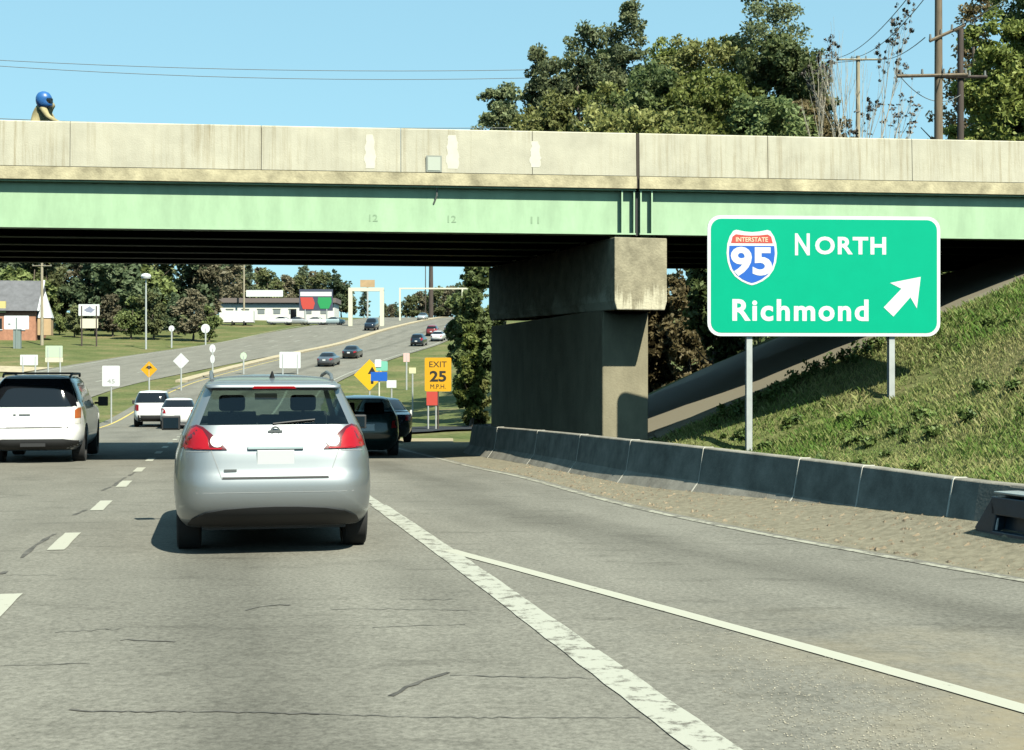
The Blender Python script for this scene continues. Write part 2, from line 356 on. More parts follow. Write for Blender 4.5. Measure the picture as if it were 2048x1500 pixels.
# text as a thin flat mesh
def text_mesh(body, size, bold=0.0, extrude=0.002, align='LEFT', spacing=1.0):
    cu = bpy.data.curves.new('lettering', 'FONT'); cu.body = body; cu.size = size; cu.offset = bold; cu.extrude = extrude
    cu.align_x = align; cu.space_character = spacing; cu.resolution_u = 4
    o = bpy.data.objects.new('tmp', cu); COL.objects.link(o)
    dg = bpy.context.evaluated_depsgraph_get(); me = bpy.data.meshes.new_from_object(o.evaluated_get(dg))
    bpy.data.objects.remove(o); return me
def text_part(name, body, width, height, m, parent, centre, M3=None, bold=0.0, spacing=1.0):
    """text scaled to width x height, standing in the local xz plane, facing -y, centred"""
    me = text_mesh(body, 1.0, bold, 0.004, 'LEFT', spacing)
    co = np.empty(len(me.vertices) * 3); me.vertices.foreach_get('co', co); co = co.reshape(-1, 3)
    mn = co.min(0); mx = co.max(0)
    sx = width / (mx[0] - mn[0]); sy = height / (mx[1] - mn[1])
    x = (co[:, 0] - (mn[0] + mx[0]) / 2) * sx + centre[0]; z = (co[:, 1] - (mn[1] + mx[1]) / 2) * sy + centre[2]; y = centre[1] - co[:, 2] * 0.5
    me.vertices.foreach_set('co', np.stack([x, y, z], 1).ravel()); me.materials.clear(); me.materials.append(m); me.update()
    return obj(name, me, parent)

# ------------------------------------------------------------------ ground profile and road plan
def pchip(xs, ys):
    xs = np.array(xs, float); ys = np.array(ys, float); h = np.diff(xs); d = np.diff(ys) / h
    m = np.zeros_like(ys); m[0] = d[0]; m[-1] = d[-1]
    for i in range(1, len(xs) - 1):
        if d[i - 1] * d[i] > 0: m[i] = 2 * d[i - 1] * d[i] / (d[i - 1] + d[i])
    def f(x):
        x = np.clip(np.asarray(x, float), xs[0], xs[-1]); i = np.clip(np.searchsorted(xs, x) - 1, 0, len(xs) - 2)
        t = (x - xs[i]) / h[i]
        return (ys[i] * (1 + 2 * t) * (1 - t) ** 2 + m[i] * h[i] * t * (1 - t) ** 2 + ys[i + 1] * t * t * (3 - 2 * t) + m[i + 1] * h[i] * t * t * (t - 1))
    return f
P = pchip([-60, 0, 10, 20, 30, 40, 55, 70, 90, 120, 150, 185, 220, 260, 300, 340, 400, 2000],
          [0.02, 0, -.03, -.13, -.28, -.47, -.78, -.95, -.5, 1.2, 3.4, 6, 9, 12.2, 14.6, 15.8, 16.5, 17])
XD = pchip([-60, 0, 85, 100, 120, 150, 185, 220, 260, 300, 400, 2000],        # the dashed line between our lane and the left lane
           [-1.58 + 12.6, -1.58, -19.4, -21.9, -23.2, -21.5, -17.8, -15.3, -11.5, -9, -5, 0])
EDGE = pchip([-10, 0, 5, 8, 10.55, 12.1, 14, 17.1, 23.9, 26.7, 30, 36, 43, 55, 70, 85, 100], # right edge line
             [14, 10, 7.0, 5.3, 4.05, 3.36, 2.59, 1.58, 0.02, -.78, -1.55, -2.9, -4.3, -6.6, -9.7, -12.3, -14.4])
BARX = pchip([-20, 5, 8, 10, 12.3, 12.9, 14.6, 16.2, 18.6, 21.1, 25.1, 28, 33.4, 38, 46, 60],
             [20, 7.6, 6.15, 5.4, 4.62, 4.4, 3.95, 3.47, 2.68, 1.9, 1.0, .3, -1.0, -1.2, -1.0, -1.5])
HP = pchip([0, 1, 2.5, 3.6, 5, 6.1, 8, 9.4, 14, 20, 60], [.06, .1, .2, .34, .80, 1.24, 2.5, 3.35, 5.2, 5.6, 5.8])
HPB = pchip([0, 1.0, 2.4, 8.1, 10.5, 14, 20, 60], [.08, .14, .5, 2.95, 4.0, 5.2, 5.6, 5.8])   # straight bank under the bridge
def right_edge(d): return np.where(np.asarray(d) < 95, EDGE(d) + 0.3, XD(d) + 8.0)
def median_edge(d): return np.interp(d, [0, 110, 170, 2000], [9.5, 9.5, 6.3, 6.3])
def hsh(x, y):
    return (np.sin(x * 1.7 + y * 0.9) + np.sin(x * 0.63 - y * 1.31 + 2) + np.sin(x * 2.9 + y * 2.3 + 1) * .5) / 2.5
def terr(x, d):
    x = np.asarray(x, float); d = np.asarray(d, float)
    z = P(d) - 0.07
    p = (x - BARX(d)) * 0.94
    w = np.clip((53 - d) / 9, 0, 1); w = w * w * (3 - 2 * w)
    bl = np.clip((d - 26.2) / 1.6, 0, 1); hh = HP(np.clip(p, 0, 60)) * (1 - bl) + HPB(np.clip(p, 0, 60)) * bl
    hb = np.where(p > 0, hh + 0.06 * hsh(x, d) * np.clip(p, 0, 1) + .07, 0)
    far = np.clip((x - (XD(d) + 13)) * 0.08, 0, 4) * np.clip((d - 50) / 10, 0, 1)
    far = far + 0.08 * hsh(x * .4, d * .4) * np.clip((x - (XD(d) + 9)) * .5, 0, 1)
    left = np.clip((-(x - (XD(d) - 25))) * 0.02, 0, 1.0) * np.clip((d - 60) / 20, 0, 1)
    med = 0.10 * np.clip((d - 40) / 20, 0, 1) * np.clip(1 - np.abs(x - (XD(d) - (5.1 + median_edge(d)) / 2)) / np.maximum(0.3, (median_edge(d) - 5.1) / 2), 0, 1)
    pl = (XD(d) - 27 - x); hl = np.where(pl > 0, HP(np.clip(pl, 0, 60)), 0) * w
    return z + hl + np.where(d < 53, hb * w, 0) + far + left + med
def T(x, d): return float(terr(x, d))
def at(px, py, D):                     # a photo pixel at a depth
    return Vector(((px - CX) * D / F, D, CH + (HY - py) * D / F))
def gp(px, py):                        # a photo pixel on the road surface
    D = 15.0
    for _ in range(40): D = 0.5 * D + 0.5 * F * (CH - float(P(D))) / (py - HY)
    return Vector(((px - CX) * D / F, D, float(P(D))))

def grid_mesh(name, X, Y, Z, m, uv=None, parent=None, smooth=True):
    ny, nx = X.shape
    v = np.stack([X, Y, Z], -1).reshape(-1, 3)
    a = (np.arange(ny - 1)[:, None] * nx + np.arange(nx - 1)[None]).ravel()
    f = np.stack([a, a + 1, a + nx + 1, a + nx], 1)
    me = bpy.data.meshes.new(name)
    me.vertices.add(len(v)); me.vertices.foreach_set('co', v.ravel())
    me.loops.add(f.size); me.loops.foreach_set('vertex_index', f.ravel().astype(np.int32))
    me.polygons.add(len(f)); me.polygons.foreach_set('loop_start', (np.arange(len(f)) * 4).astype(np.int32))
    if smooth: me.polygons.foreach_set('use_smooth', [True] * len(f))
    me.update(calc_edges=True); me.materials.append(m)
    if uv is not None:
        l = me.uv_layers.new(name='road'); l.data.foreach_set('uv', uv.reshape(-1, 2)[f.ravel()].ravel())
    return obj(name, me, parent)
def strip(name, fl, fr, d0, d1, m, zoff=0.0, step=None, cols=6, parent=None, thick=None):
    ds = [d0]
    while ds[-1] < d1 - 1e-6: ds.append(min(d1, ds[-1] + (step or (0.8 if ds[-1] < 60 else 2.5 if ds[-1] < 150 else 6))))
    ds = np.array(ds); l = np.array([float(fl(d)) for d in ds]); r = np.array([float(fr(d)) for d in ds])
    t = np.linspace(0, 1, cols + 1)
    X = l[:, None] + (r - l)[:, None] * t[None]; Y = np.repeat(ds[:, None], cols + 1, 1); Z = P(Y) + zoff
    U = np.stack([X - XD(Y), Y], -1)
    o = grid_mesh(name, X, Y, Z, m, U, parent); me = o.data
    l2 = me.uv_layers.new(name='ramp'); vi = np.empty(len(me.loops), np.int32); me.loops.foreach_get('vertex_index', vi)
    l2.data.foreach_set('uv', np.stack([np.where(Y < 30, EDGE(Y) - X, 99), Y], -1).reshape(-1, 2)[vi].ravel())
    return o
def ribbon(name, pts, w, m, parent=None, zoff=0.006, ragged=0.0):
    """a flat painted ribbon through ground points (x, d), width w"""
    pts = [Vector((p[0], p[1])) for p in pts]; out = []
    for a, b in zip(pts[:-1], pts[1:]):
        n = max(1, int((b - a).length / 0.25))
        for k in range(n): out.append(a.lerp(b, k / n))
    out.append(pts[-1]); L = []; R = []
    for k, p in enumerate(out):
        t = (out[min(k + 1, len(out) - 1)] - out[max(k - 1, 0)]).normalized(); n = Vector((t.y, -t.x))
        wl = w / 2 * (1 + ragged * rnd.uniform(-1, 1)); wr = w / 2 * (1 + ragged * rnd.uniform(-1, 1))
        L.append(p - n * wl); R.append(p + n * wr)
    X = np.array([[l.x, r.x] for l, r in zip(L, R)]); Y = np.array([[l.y, r.y] for l, r in zip(L, R)])
    return grid_mesh(name, X, Y, P(Y) + zoff, m, None, parent)

# ------------------------------------------------------------------ terrain and roads
ds = np.concatenate([-np.geomspace(1200, 44, 14), np.arange(-40, 56, 0.7), np.arange(56, 140, 2.2), np.arange(140, 420, 6), np.array([430, 460, 520, 620, 800, 1100, 1500])])
xs = np.concatenate([-np.geomspace(900, 26, 40), np.arange(-25, 26, 0.55), np.geomspace(26.5, 900, 40)])
Xg, Yg = np.meshgrid(xs, ds)
tag(grid_mesh('ground', Xg, Yg, terr(Xg, Yg), M_GRASS), 'grassy roadside ground running up the hill behind the overpass', 'ground', kind='structure')
road = strip('road', lambda d: XD(d) - 5.1, right_edge, -30, 420, M_ASPH, 0, cols=14)
tag(road, 'grey asphalt carriageway passing under the overpass and climbing the hill', 'road', kind='structure')
onc = strip('opposite_road', lambda d: XD(d) - 24 + np.interp(d, [0, 170, 260], [0, 0, 3]), lambda d: XD(d) - median_edge(d), -30, 420, M_ASPH, 0.0, cols=10)
tag(onc, 'opposite asphalt carriageway beyond the grass median', 'road', kind='structure')
side = MB()
def flat_path(name, pts, w, m, zoff, label, kind='structure', cat='road'):
    pts = [Vector((p[0], p[1])) for p in pts]; out = []
    for a, b in zip(pts[:-1], pts[1:]):
        n = max(1, int((b - a).length / 1.0))
        for k in range(n): out.append(a.lerp(b, k / n))
    out.append(pts[-1]); X = []; Y = []
    for k, p in enumerate(out):
        t = (out[min(k + 1, len(out) - 1)] - out[max(k - 1, 0)]).normalized(); n = Vector((t.y, -t.x))
        row = [p + n * (w * q) for q in (-.5, -.25, 0, .25, .5)]
        X.append([r.x for r in row]); Y.append([r.y for r in row])
    X = np.array(X); Y = np.array(Y)
    o = grid_mesh(name, X, Y, np.maximum(terr(X, Y), P(Y) - .07) + 0.07 + zoff, m)
    return tag(o, label, cat, kind=kind)
flat_path('side_road', [(-120, 141), (-80, 138), (-47, 134)], 7, M_KERB, 0.02, 'pale side road joining the opposite carriageway')
flat_path('exit_ramp', [(-9.5, 50), (-7.5, 58), (-3.5, 63.5), (4, 66.5), (16, 68)], 6.5, M_RAMP, 0.02, 'dark asphalt exit ramp turning right past the yellow speed sign')
# concrete median kerb on the hill
kx = MB()
for a, b in zip(range(118, 408, 6), range(124, 414, 6)):
    if a > 400: break
    la, lb = XD(a) - 5.15, XD(b) - 5.15
    wa, wb = min(1.1, float(median_edge(a)) - 5.25), min(1.1, float(median_edge(b)) - 5.25)
    za, zb = float(P(a)), float(P(b))
    i = len(kx.v)
    kx.v += [(la, a, za - .1), (la - wa, a, za - .1), (la - wa, a, za + .16), (la, a, za + .16), (lb, b, zb - .1), (lb - wb, b, zb - .1), (lb - wb, b, zb + .16), (lb, b, zb + .16)]
    kx.f += [(i, i + 4, i + 7, i + 3), (i + 3, i + 7, i + 6, i + 2), (i + 2, i + 6, i + 5, i + 1)]
    if a == 118: kx.f.append((i, i + 3, i + 2, i + 1))
tag(kx.build('median_kerb', M_KERB), 'pale concrete median kerb dividing the two carriageways on the hill', 'kerb', kind='structure')

# painted markings: sheets on the road, parts of it
GORE = pchip([2, 4, 6.45, 7.1, 8.0, 9.6, 11.4, 12.4, 13.2], [4.5, 3.6, 2.45, 2.14, 1.70, .9, .0, -.5, -.87])
dd = 9.2
while dd < 62:
    ribbon('lane_dash', [(float(XD(dd - .75)), dd - .75), (float(XD(dd + .75)), dd + .75)], 0.16, M_LINE2, road, 0.006, 0.05); dd += 4.15
ribbon('lane_line', [(2.13 - .2205 * q, q) for q in np.arange(2.5, 17.6, 1.0)], 0.215, M_LINE, road, 0.006, 0.05)
g = Vector((2.13 - .2205 * 17.5, 17.5)); ribbon('lane_line', [(g.x, g.y), (float(XD(40) + 3.55), 40), (float(XD(70) + 3.55), 70), (float(XD(120) + 3.6), 120)], 0.15, M_LINE, road, 0.006, .05)
ribbon('gore_line', [(float(GORE(q)), q) for q in np.arange(3.0, 12.9, .3)], 0.135, M_LINE2, road, 0.0065, .04)
ribbon('edge_line', [(float(EDGE(d)), d) for d in np.arange(3, 52, 1.0)], 0.11, M_LINE3, road, 0.006, .12)
ribbon('edge_line', [(float(XD(d) - 4.4), d) for d in np.arange(5, 160, 2.0)], 0.13, mat('yellow_line', (.55, .42, .1), .8, var=.2, scale=6), road, 0.006, .1)
ribbon('edge_line', [(float(right_edge(d) - .7), d) for d in np.arange(96, 400, 4.0)], 0.14, M_LINE, road, 0.006, .05)
for off in (-13.2, -16.8):
    for d0 in range(70, 330, 12): ribbon('lane_dash', [(float(XD(d0) + off), d0), (float(XD(d0 + 3) + off), d0 + 3)], .15, M_LINE, onc, .008)
ribbon('edge_line', [(float(XD(d) - 23), d) for d in np.arange(60, 380, 4.0)], 0.16, M_LINE, onc, 0.008, .05)
# cracks and tar marks
crk = [([(140, 1420), (170, 1424), (420, 1424), (640, 1429)], .02), ([(640, 1429), (900, 1436), (1280, 1436)], .009), ([(780, 1392), (830, 1368), (895, 1345)], .03),
       ([(900, 1352), (1190, 1358)], .012), ([(660, 1218), (980, 1221)], .011), ([(745, 1256), (930, 1250)], .011), ([(800, 1200), (915, 1199)], .011),
       ([(45, 1115), (72, 1092), (110, 1068)], .045), ([(148, 1030), (172, 1020)], .045), ([(205, 983), (222, 974)], .05), ([(228, 970), (250, 955)], .05),
       ([(258, 951), (275, 942)], .05), ([(0, 1150), (10, 1143)], .04), ([(0, 1151), (115, 1151)], .012), ([(270, 1052), (310, 1052)], .02), ([(490, 1220), (540, 1212), (580, 1211)], .026),
       ([(110, 1266), (240, 1258)], .012), ([(240, 1280), (350, 1284)], .018), ([(0, 1332), (180, 1328)], .01)]
for pts, w in crk:
    q = []
    for a, b in zip(pts[:-1], pts[1:]):
        n = max(2, int(abs(b[0] - a[0]) / 14))
        for k in range(n): q.append((a[0] + (b[0] - a[0]) * k / n, a[1] + (b[1] - a[1]) * k / n + rnd.uniform(-1.6, 1.6)))
    q.append(pts[-1])
    ribbon('crack', [tuple(gp(*p)[:2]) for p in q], w * .85, M_CRACK, road, 0.004, .85)

# debris shoulder between the edge line and the barrier
ds = np.arange(3, 42.1, 0.25); t = np.linspace(0, 1, 15)
l = EDGE(ds) + 0.12; r = BARX(ds) + 0.06
X = l[:, None] + (r - l)[:, None] * t[None]; Y = np.repeat(ds[:, None], len(t), 1)
hm = np.interp(ds, [3, 10, 13, 16, 20, 26, 42], [.3, .3, .28, .19, .07, .03, .03])
Z = P(Y) + 0.003 + hm[:, None] * t[None] ** 1.6 + 0.004 * (hsh(X * 3.3, Y * 2.3) + hsh(X * 7, Y * 5.1 + X)) * np.minimum(1, t[None] * 2.5) - 0.012 * (t[None] < .05) + .012 * np.minimum(1, t[None] * 4)
tag(grid_mesh('shoulder', X, Y, Z, M_DEBRIS), 'brown gravel and dirt shoulder along the low concrete barrier', 'shoulder', kind='structure')
def mound(x, d):
    l = float(EDGE(d)) + .12; r = float(BARX(d)) + .06; t = min(1, max(0, (x - l) / (r - l)))
    return float(P(d)) + .006 + float(np.interp(d, [3, 10, 13, 16, 20, 26, 42], [.3, .3, .28, .19, .07, .03, .03])) * t ** 1.6
o = flat_path('sand_patch', [(-3.0, 39.5), (-3.4, 48)], 2.6, M_SAND, .012, 'pale sandy gravel patch beside the road beyond the overpass', cat='ground')

# loose stones (stuff)
def stones(name, pts, m, label, cat):
    v = []; f = []
    base = [Vector(p) for p in ((1, 0, 0), (-.5, .8, 0), (-.5, -.8, 0), (0, 0, .8), (0, 0, -.4))]; fb = ((0, 1, 3), (1, 2, 3), (2, 0, 3), (1, 0, 4), (2, 1, 4), (0, 2, 4))
    for x, d, z, s in pts:
        i = len(v); a = rnd.uniform(0, 6.28); c, sn = math.cos(a), math.sin(a)
        for b in base: v.append((x + (b.x * c - b.y * sn) * s * rnd.uniform(.7, 1.3), d + (b.x * sn + b.y * c) * s * rnd.uniform(.7, 1.3), z + b.z * s * .8))
        f += [tuple(i + k for k in q) for q in fb]
    me = bpy.data.meshes.new(name); me.from_pydata(v, [], f); me.materials.append(m)
    return tag(obj(name, me), label, cat, kind='stuff')
pts = []
for _ in range(14000):
    d = rnd.uniform(5, 27); t = 1 - rnd.random() ** 1.5 * .92; x = float(EDGE(d)) + .1 + (float(BARX(d)) - float(EDGE(d)) - .1) * t
    pts.append((x, d, mound(x, d), rnd.uniform(.006, .02) * (2.4 if rnd.random() < .1 else 1)))
stones('gravel', pts, mat('stone_brown', (0.2, 0.155, 0.1), .9, var=.6, scale=9), 'loose brown gravel scattered along the foot of the barrier', 'gravel')
pts = []
for _ in range(2600):
    y = 1250 + 330 * rnd.random() ** .8; x = rnd.gauss(1560 + (y - 1290) * 1.1, 130)
    if x < 1330 + (y - 1290) * .9 or y < 1262 + (x - 1584) * .27 + 30 or x > 2300: continue
    p = gp(x, y); pts.append((p.x, p.y, p.z + .004, rnd.uniform(.002, .007)))
stones('pebbles', pts, mat('stone_pale', (0.34, 0.31, 0.24), .9, var=.5, scale=30), 'pale pebbles strewn over the gore between the two white lines', 'pebbles')
dirt = [gp(*p) for p in ((1480, 1425), (1600, 1408), (1800, 1440), (2048, 1470), (2250, 1560), (2100, 1640), (1720, 1600), (1560, 1510))]
# barrier: a row of sections with pale joints between them
bar = thing('concrete_barrier', 'low grey concrete safety barrier with pale joints beside the gravel shoulder', 'barrier', (float(BARX(20)), 20, float(P(20))))
sec = [(-.02, -.25), (-.3, -.25), (-.30, .0), (-.14, .26), (-.075, .70), (.075, .70), (.14, .26), (.3, 0), (.30, -.25)]
HB = lambda d: float(np.interp(d, [10, 13, 17, 20], [.86, .88, .95, 1.0]))
sec = [(-.32, -.3), (-.32, .03), (-.16, .24), (-.085, .70), (-.07, .72), (.07, .72), (.085, .70), (.16, .24), (.32, .03), (.32, -.3)]
joints = [3.0, 6.4, 9.6, 11.25, 13.25, 14.95, 16.3, 18.75, 21.3, 24.2, 27.2, 30.3, 33.4]
def bar_ring(d):
    x = float(BARX(d)); t = Vector((float(BARX(d + .1) - BARX(d - .1)), .2)).normalized(); n = Vector((t.y, -t.x)); z = float(P(d))
    return [(x + n.x * a + .1, d + n.y * a, z + h * HB(d)) for a, h in sec]
inv = bar.matrix_basis.inverted() if False else Matrix.Translation(-bar.location)
def rings_mesh(ds, scale=1.0):
    mb = MB(); n = len(sec)
    for d in ds: mb.v += [tuple(inv @ Vector(p)) for p in bar_ring(d)]
    for k in range(len(ds) - 1):
        for q in range(n): q2 = (q + 1) % n; mb.f.append((k * n + q, k * n + q2, (k + 1) * n + q2, (k + 1) * n + q))
    mb.f.append(tuple(range(n))); mb.f.append(tuple(range((len(ds) - 1) * n, len(ds) * n))[::-1]); return mb
for a, b in zip(joints[:-1], joints[1:]):
    bevel(rings_mesh(np.linspace(a + .012, b - .012, 6)).build('barrier_section', M_BARR, bar), .012, 1)
for j in joints[1:-1]:
    mb = MB(); n = len(sec); ring = [Vector(p) for p in bar_ring(j)]; c = sum(ring, Vector()) / n
    for dd in (-.02, .02):
        for p in ring: q = c + (p - c) * 1.012 + Vector((0, dd, 0)); mb.v.append(tuple(inv @ q))
    for q in range(n): q2 = (q + 1) % n; mb.f.append((q, q2, n + q2, n + q))
    mb.f.append(tuple(range(n))); mb.f.append(tuple(range(n, 2 * n))); mb.build('joint', M_JOINT, bar)

# dark blue box on the shoulder at the frame's right
bx = thing('utility_box', 'dark blue open-fronted metal box lying against the concrete barrier', 'box', (4.29, 12.5, mound(4.27, 12.5) - .02), math.atan2(-.96, .29))
MBX = mat('dark_blue_metal', (0.02, 0.045, 0.07), .35, var=.2, scale=6)
prof = [(-.02, .06), (.07, 0.0), (1.0, 0), (1.0, .40), (.28, .40), (.24, .37)]
def shell(y0, y1, poly, name, m, par):
    mb = MB(); n = len(poly)
    for y in (y0, y1): mb.v += [(p[0], y, p[1]) for p in poly]
    for q in range(n): mb.f.append((q, (q + 1) % n, n + (q + 1) % n, n + q))
    mb.f.append(tuple(range(n))); mb.f.append(tuple(range(n, 2 * n))); return mb.build(name, m, par)
bevel(shell(.12, .42, prof, 'back_shell', MBX, bx), .012)
bevel(shell(0, .12, [(-.02, .06), (.07, 0), (.24, .0), (.30, .20), (.24, .37)], 'end_cheek', MBX, bx), .012)
bevel(MB().box((.63, .06, .29), (.80, .12, .165)).build('top_rail', MBX, bx), .01)
bevel(MB().box((.63, .06, .03), (.80, .12, .06)).build('bottom_rail', MBX, bx), .01)
bevel(MB().box((.64, .2, .412), (.74, .40, .018)).build('lid', mat('box_lid', (.45, .5, .5), .35, .5), bx), .004)
MB().tube([(.265, .03, .07), (.29, .03, .18)], .012, 6).build('bracket', M_WHITE, bx)

# ------------------------------------------------------------------ overpass
BA = math.atan2(.1132, .9936)
br = thing('overpass_bridge', 'green steel girder overpass with cream concrete parapet crossing the road', 'bridge', (2.3, 27.5, 0), BA)
W = 11.2                                    # width across the deck
def bz(y): return 0.02 * y                  # crossfall
xj = 0.27                                   # expansion joint over the pier
cuts = [-46, -41.5, -37, -32.5, -28, -23.6, -19.1, -14.6, -10.97, -7.3, -4.55, -1.9, xj - .03]
cuts2 = [xj + .03, 3.0, 6.1, 9.2, 12.4, 16, 20, 24, 30]
psec = [(0.03, 5.64), (0.0, 5.66), (0.03, 6.52), (0.05, 6.54), (0.28, 6.54), (0.30, 6.52), (0.36, 5.66), (0.36, 5.64)]
def ext(name, poly, x0, x1, m, par, dz=0.0):
    mb = MB(); n = len(poly)
    for x in (x0, x1): mb.v += [(x, p[0], p[1] + dz) for p in poly]
    for q in range(n): mb.f.append((q, (q + 1) % n, n + (q + 1) % n, n + q))
    mb.f.append(tuple(range(n))); mb.f.append(tuple(range(n, 2 * n))); return mb.build(name, m, par)
for cc in (cuts, cuts2):
    for a, b in zip(cc[:-1], cc[1:]):
        ext('parapet_panel', psec, a + .006, b - .006, M_CONC, br)
        ext('parapet_panel', [(W - p[0], p[1] + bz(W)) for p in psec], a + .006, b - .006, M_CONC, br)
for a, b in ((-46, xj - .03), (xj + .03, 30)):
    ext('deck_edge', [(-.03, 5.40), (-.03, 5.645), (.42, 5.645), (.42, 5.40)], a, b, M_LEDGE, br)
    ext('deck_edge', [(W + .03, 5.40 + bz(W)), (W + .03, 5.645 + bz(W)), (W - .42, 5.645 + bz(W)), (W - .42, 5.40 + bz(W))], a, b, M_LEDGE, br)
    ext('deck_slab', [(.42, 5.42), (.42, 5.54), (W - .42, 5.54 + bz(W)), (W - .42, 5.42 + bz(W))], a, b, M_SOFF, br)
    ext('deck_surface', [(.43, 5.542), (.43, 5.60), (W - .43, 5.60 + bz(W)), (W - .43, 5.542 + bz(W))], a, b, M_DECK, br)
    for k in range(6):
        y = .17 + k * (W - .34) / 5; dz = bz(y); m = M_STEEL if k == 0 else M_STEEL_SHADE
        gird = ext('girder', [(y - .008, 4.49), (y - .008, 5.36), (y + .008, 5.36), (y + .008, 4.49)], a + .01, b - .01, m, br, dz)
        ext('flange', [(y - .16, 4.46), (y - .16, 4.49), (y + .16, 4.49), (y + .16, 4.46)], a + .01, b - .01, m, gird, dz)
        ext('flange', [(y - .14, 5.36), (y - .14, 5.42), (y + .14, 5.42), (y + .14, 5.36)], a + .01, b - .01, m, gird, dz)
        if k == 0:
            for xx in [v for v in (xj - .32, xj - .07, xj + .07, xj + .30) if a < v < b]:
                MB().box((xx, y - .075, 4.925), (.03, .13, .87)).build('stiffener', M_STEEL, gird)
    for xx in np.arange(a + 4, b - 1, 6.5):
        for k in range(5):
            y0 = .28 + k * (W - .56) / 5
            MB().box((xx, y0 + (W - .56) / 10, 4.95 + bz(y0)), (.08, (W - .56) / 5 - .02, .45)).build('cross_brace', M_STEEL_SHADE, br)
MB().box((xj, .2, 5.97), (.05, .36, 1.12)).build('joint_seal', mat('joint_rubber', (.05, .04, .03), .9), br)
MB().box((xj, .165, 4.9), (.055, .1, .9)).build('joint_gap', M_BLKPL, br)
# patches of white paint, plate and conduit on the parapet, stencilled span numbers on the girder
M_PATCH = mat('white_paint_patch', (.60, .58, .475), .7, var=.06, scale=4)
def loc_x(px):                              # photo column -> distance along the bridge face
    q = (px - CX) / F; return (q * 27.5 - 2.3) / (.9936 - q * .1132)
for px, w, z0, z1 in ((740, .22, 5.72, 6.40), (905, .26, 5.74, 6.42), (1071, .22, 5.8, 6.33)):
    x = loc_x(px); mb = MB(); n = 14; L_ = []; R_ = []
    for k in range(n + 1):
        z = z0 + (z1 - z0) * k / n; e = .7 + .3 * math.sin(math.pi * k / n)
        ww = w * (1.12 if k < 6 else .85) * e; sh = .01 * math.sin(k * 1.3)
        yy = .0 + .03 * (z - 5.66) / .86 - .004
        L_.append((x - ww / 2 * rnd.uniform(.9, 1.1) + sh, yy, z)); R_.append((x + ww / 2 * rnd.uniform(.9, 1.1) + sh, yy, z))
    for k in range(n): mb.quad(L_[k], R_[k], R_[k + 1], L_[k + 1])
    mb.build('paint_patch', M_PATCH, br)
x = loc_x(868)
pl = MB().box((x, -.015, 5.83), (.31, .03, .33)).build('access_plate', mat('plate_frame', (.28, .3, .26), .6), br)
MB().box((x, -.032, 5.83), (.25, .012, .27)).build('cover', mat('plate_cover', (.46, .5, .42), .6), pl)
MB().tube([(x + .06, .06, 5.42), (x + .06, .10, 5.2), (x + .0, .16, 5.05)], .018, 6).build('drain_pipe', M_WIRE, br)
for px, tx in ((747, '12'), (905, '12'), (1072, '11')):
    text_part('stencil_number', tx, .17, .14, mat('stencil_paint', (.25, .38, .23), .7), br, (loc_x(px), .159, 4.75), bold=.01)

# piers
pd = Vector((-.25, .968)).normalized(); pn = Vector((pd.y, -pd.x))     # along the pier, and to its right
pa = math.atan2(pd.y, pd.x) - math.pi / 2
def pier(x, y, label, zg):
    p = thing('bridge_pier', label, 'pier', (x, y, 0), pa)
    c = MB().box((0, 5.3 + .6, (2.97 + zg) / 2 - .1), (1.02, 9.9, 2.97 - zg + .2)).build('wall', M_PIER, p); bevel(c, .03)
    cap = MB(); w = .565
    poly = [(-w, 4.39), (w, 4.39), (w, 3.1), (w - .05, 2.92), (-w + .05, 2.92), (-w, 3.1)]
    n = len(poly)
    for y in (0, 10.9): cap.v += [(q[0], y, q[1] + .02 * y) for q in poly]
    for q in range(n): cap.f.append((q, (q + 1) % n, n + (q + 1) % n, n + q))
    cap.f.append(tuple(range(n))); cap.f.append(tuple(range(n, 2 * n)))
    bevel(cap.build('cap_beam', M_CAP, p), .02)
    for k in range(6):
        y = .5 + k * 2.0
        for s in (-.27, .27):
            MB().box((s, y, 4.42 + bz(y)), (.34, .36, .085)).build('bearing', M_STEEL if k == 0 else M_STEEL_SHADE, p)
    return p
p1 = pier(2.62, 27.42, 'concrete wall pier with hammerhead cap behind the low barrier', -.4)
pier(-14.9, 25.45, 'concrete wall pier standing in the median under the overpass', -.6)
# abutment at the top of the slope, slope kerb along the drip line
ab = thing('bridge_abutment', 'dark concrete abutment under the far right end of the overpass', 'abutment', (2.3, 27.5, 0), BA)
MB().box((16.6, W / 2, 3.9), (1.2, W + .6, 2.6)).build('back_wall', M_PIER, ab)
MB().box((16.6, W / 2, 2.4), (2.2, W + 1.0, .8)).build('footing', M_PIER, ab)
kb = MB(); xs_ = np.linspace(3.0, 15, 26); prev = None
for x in xs_:
    d0 = 27.9 + .114 * (x - 2.3); row = []
    for dd in (0, .55):
        z = T(x, d0 + dd); row.append((x, d0 + dd, z + .07))
    kb.v += [(row[0][0], row[0][1], row[0][2] - .3), row[0], row[1], (row[1][0], row[1][1], row[1][2] - .3)]
for k in range(len(xs_) - 1):
    for q in range(3): kb.f.append((4 * k + q, 4 * k + q + 1, 4 * k + 4 + q + 1, 4 * k + 4 + q))
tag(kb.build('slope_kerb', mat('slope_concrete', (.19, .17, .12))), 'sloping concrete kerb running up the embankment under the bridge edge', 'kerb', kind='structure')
sp = []
ds = np.arange(28.3, 39.9, .6)
Xs = np.linspace(0, 1, 24)
Yp = np.repeat(ds[:, None], 24, 1); Xp = np.maximum(BARX(ds)[:, None] + .5, -20) + Xs[None] * (17 - BARX(ds)[:, None])
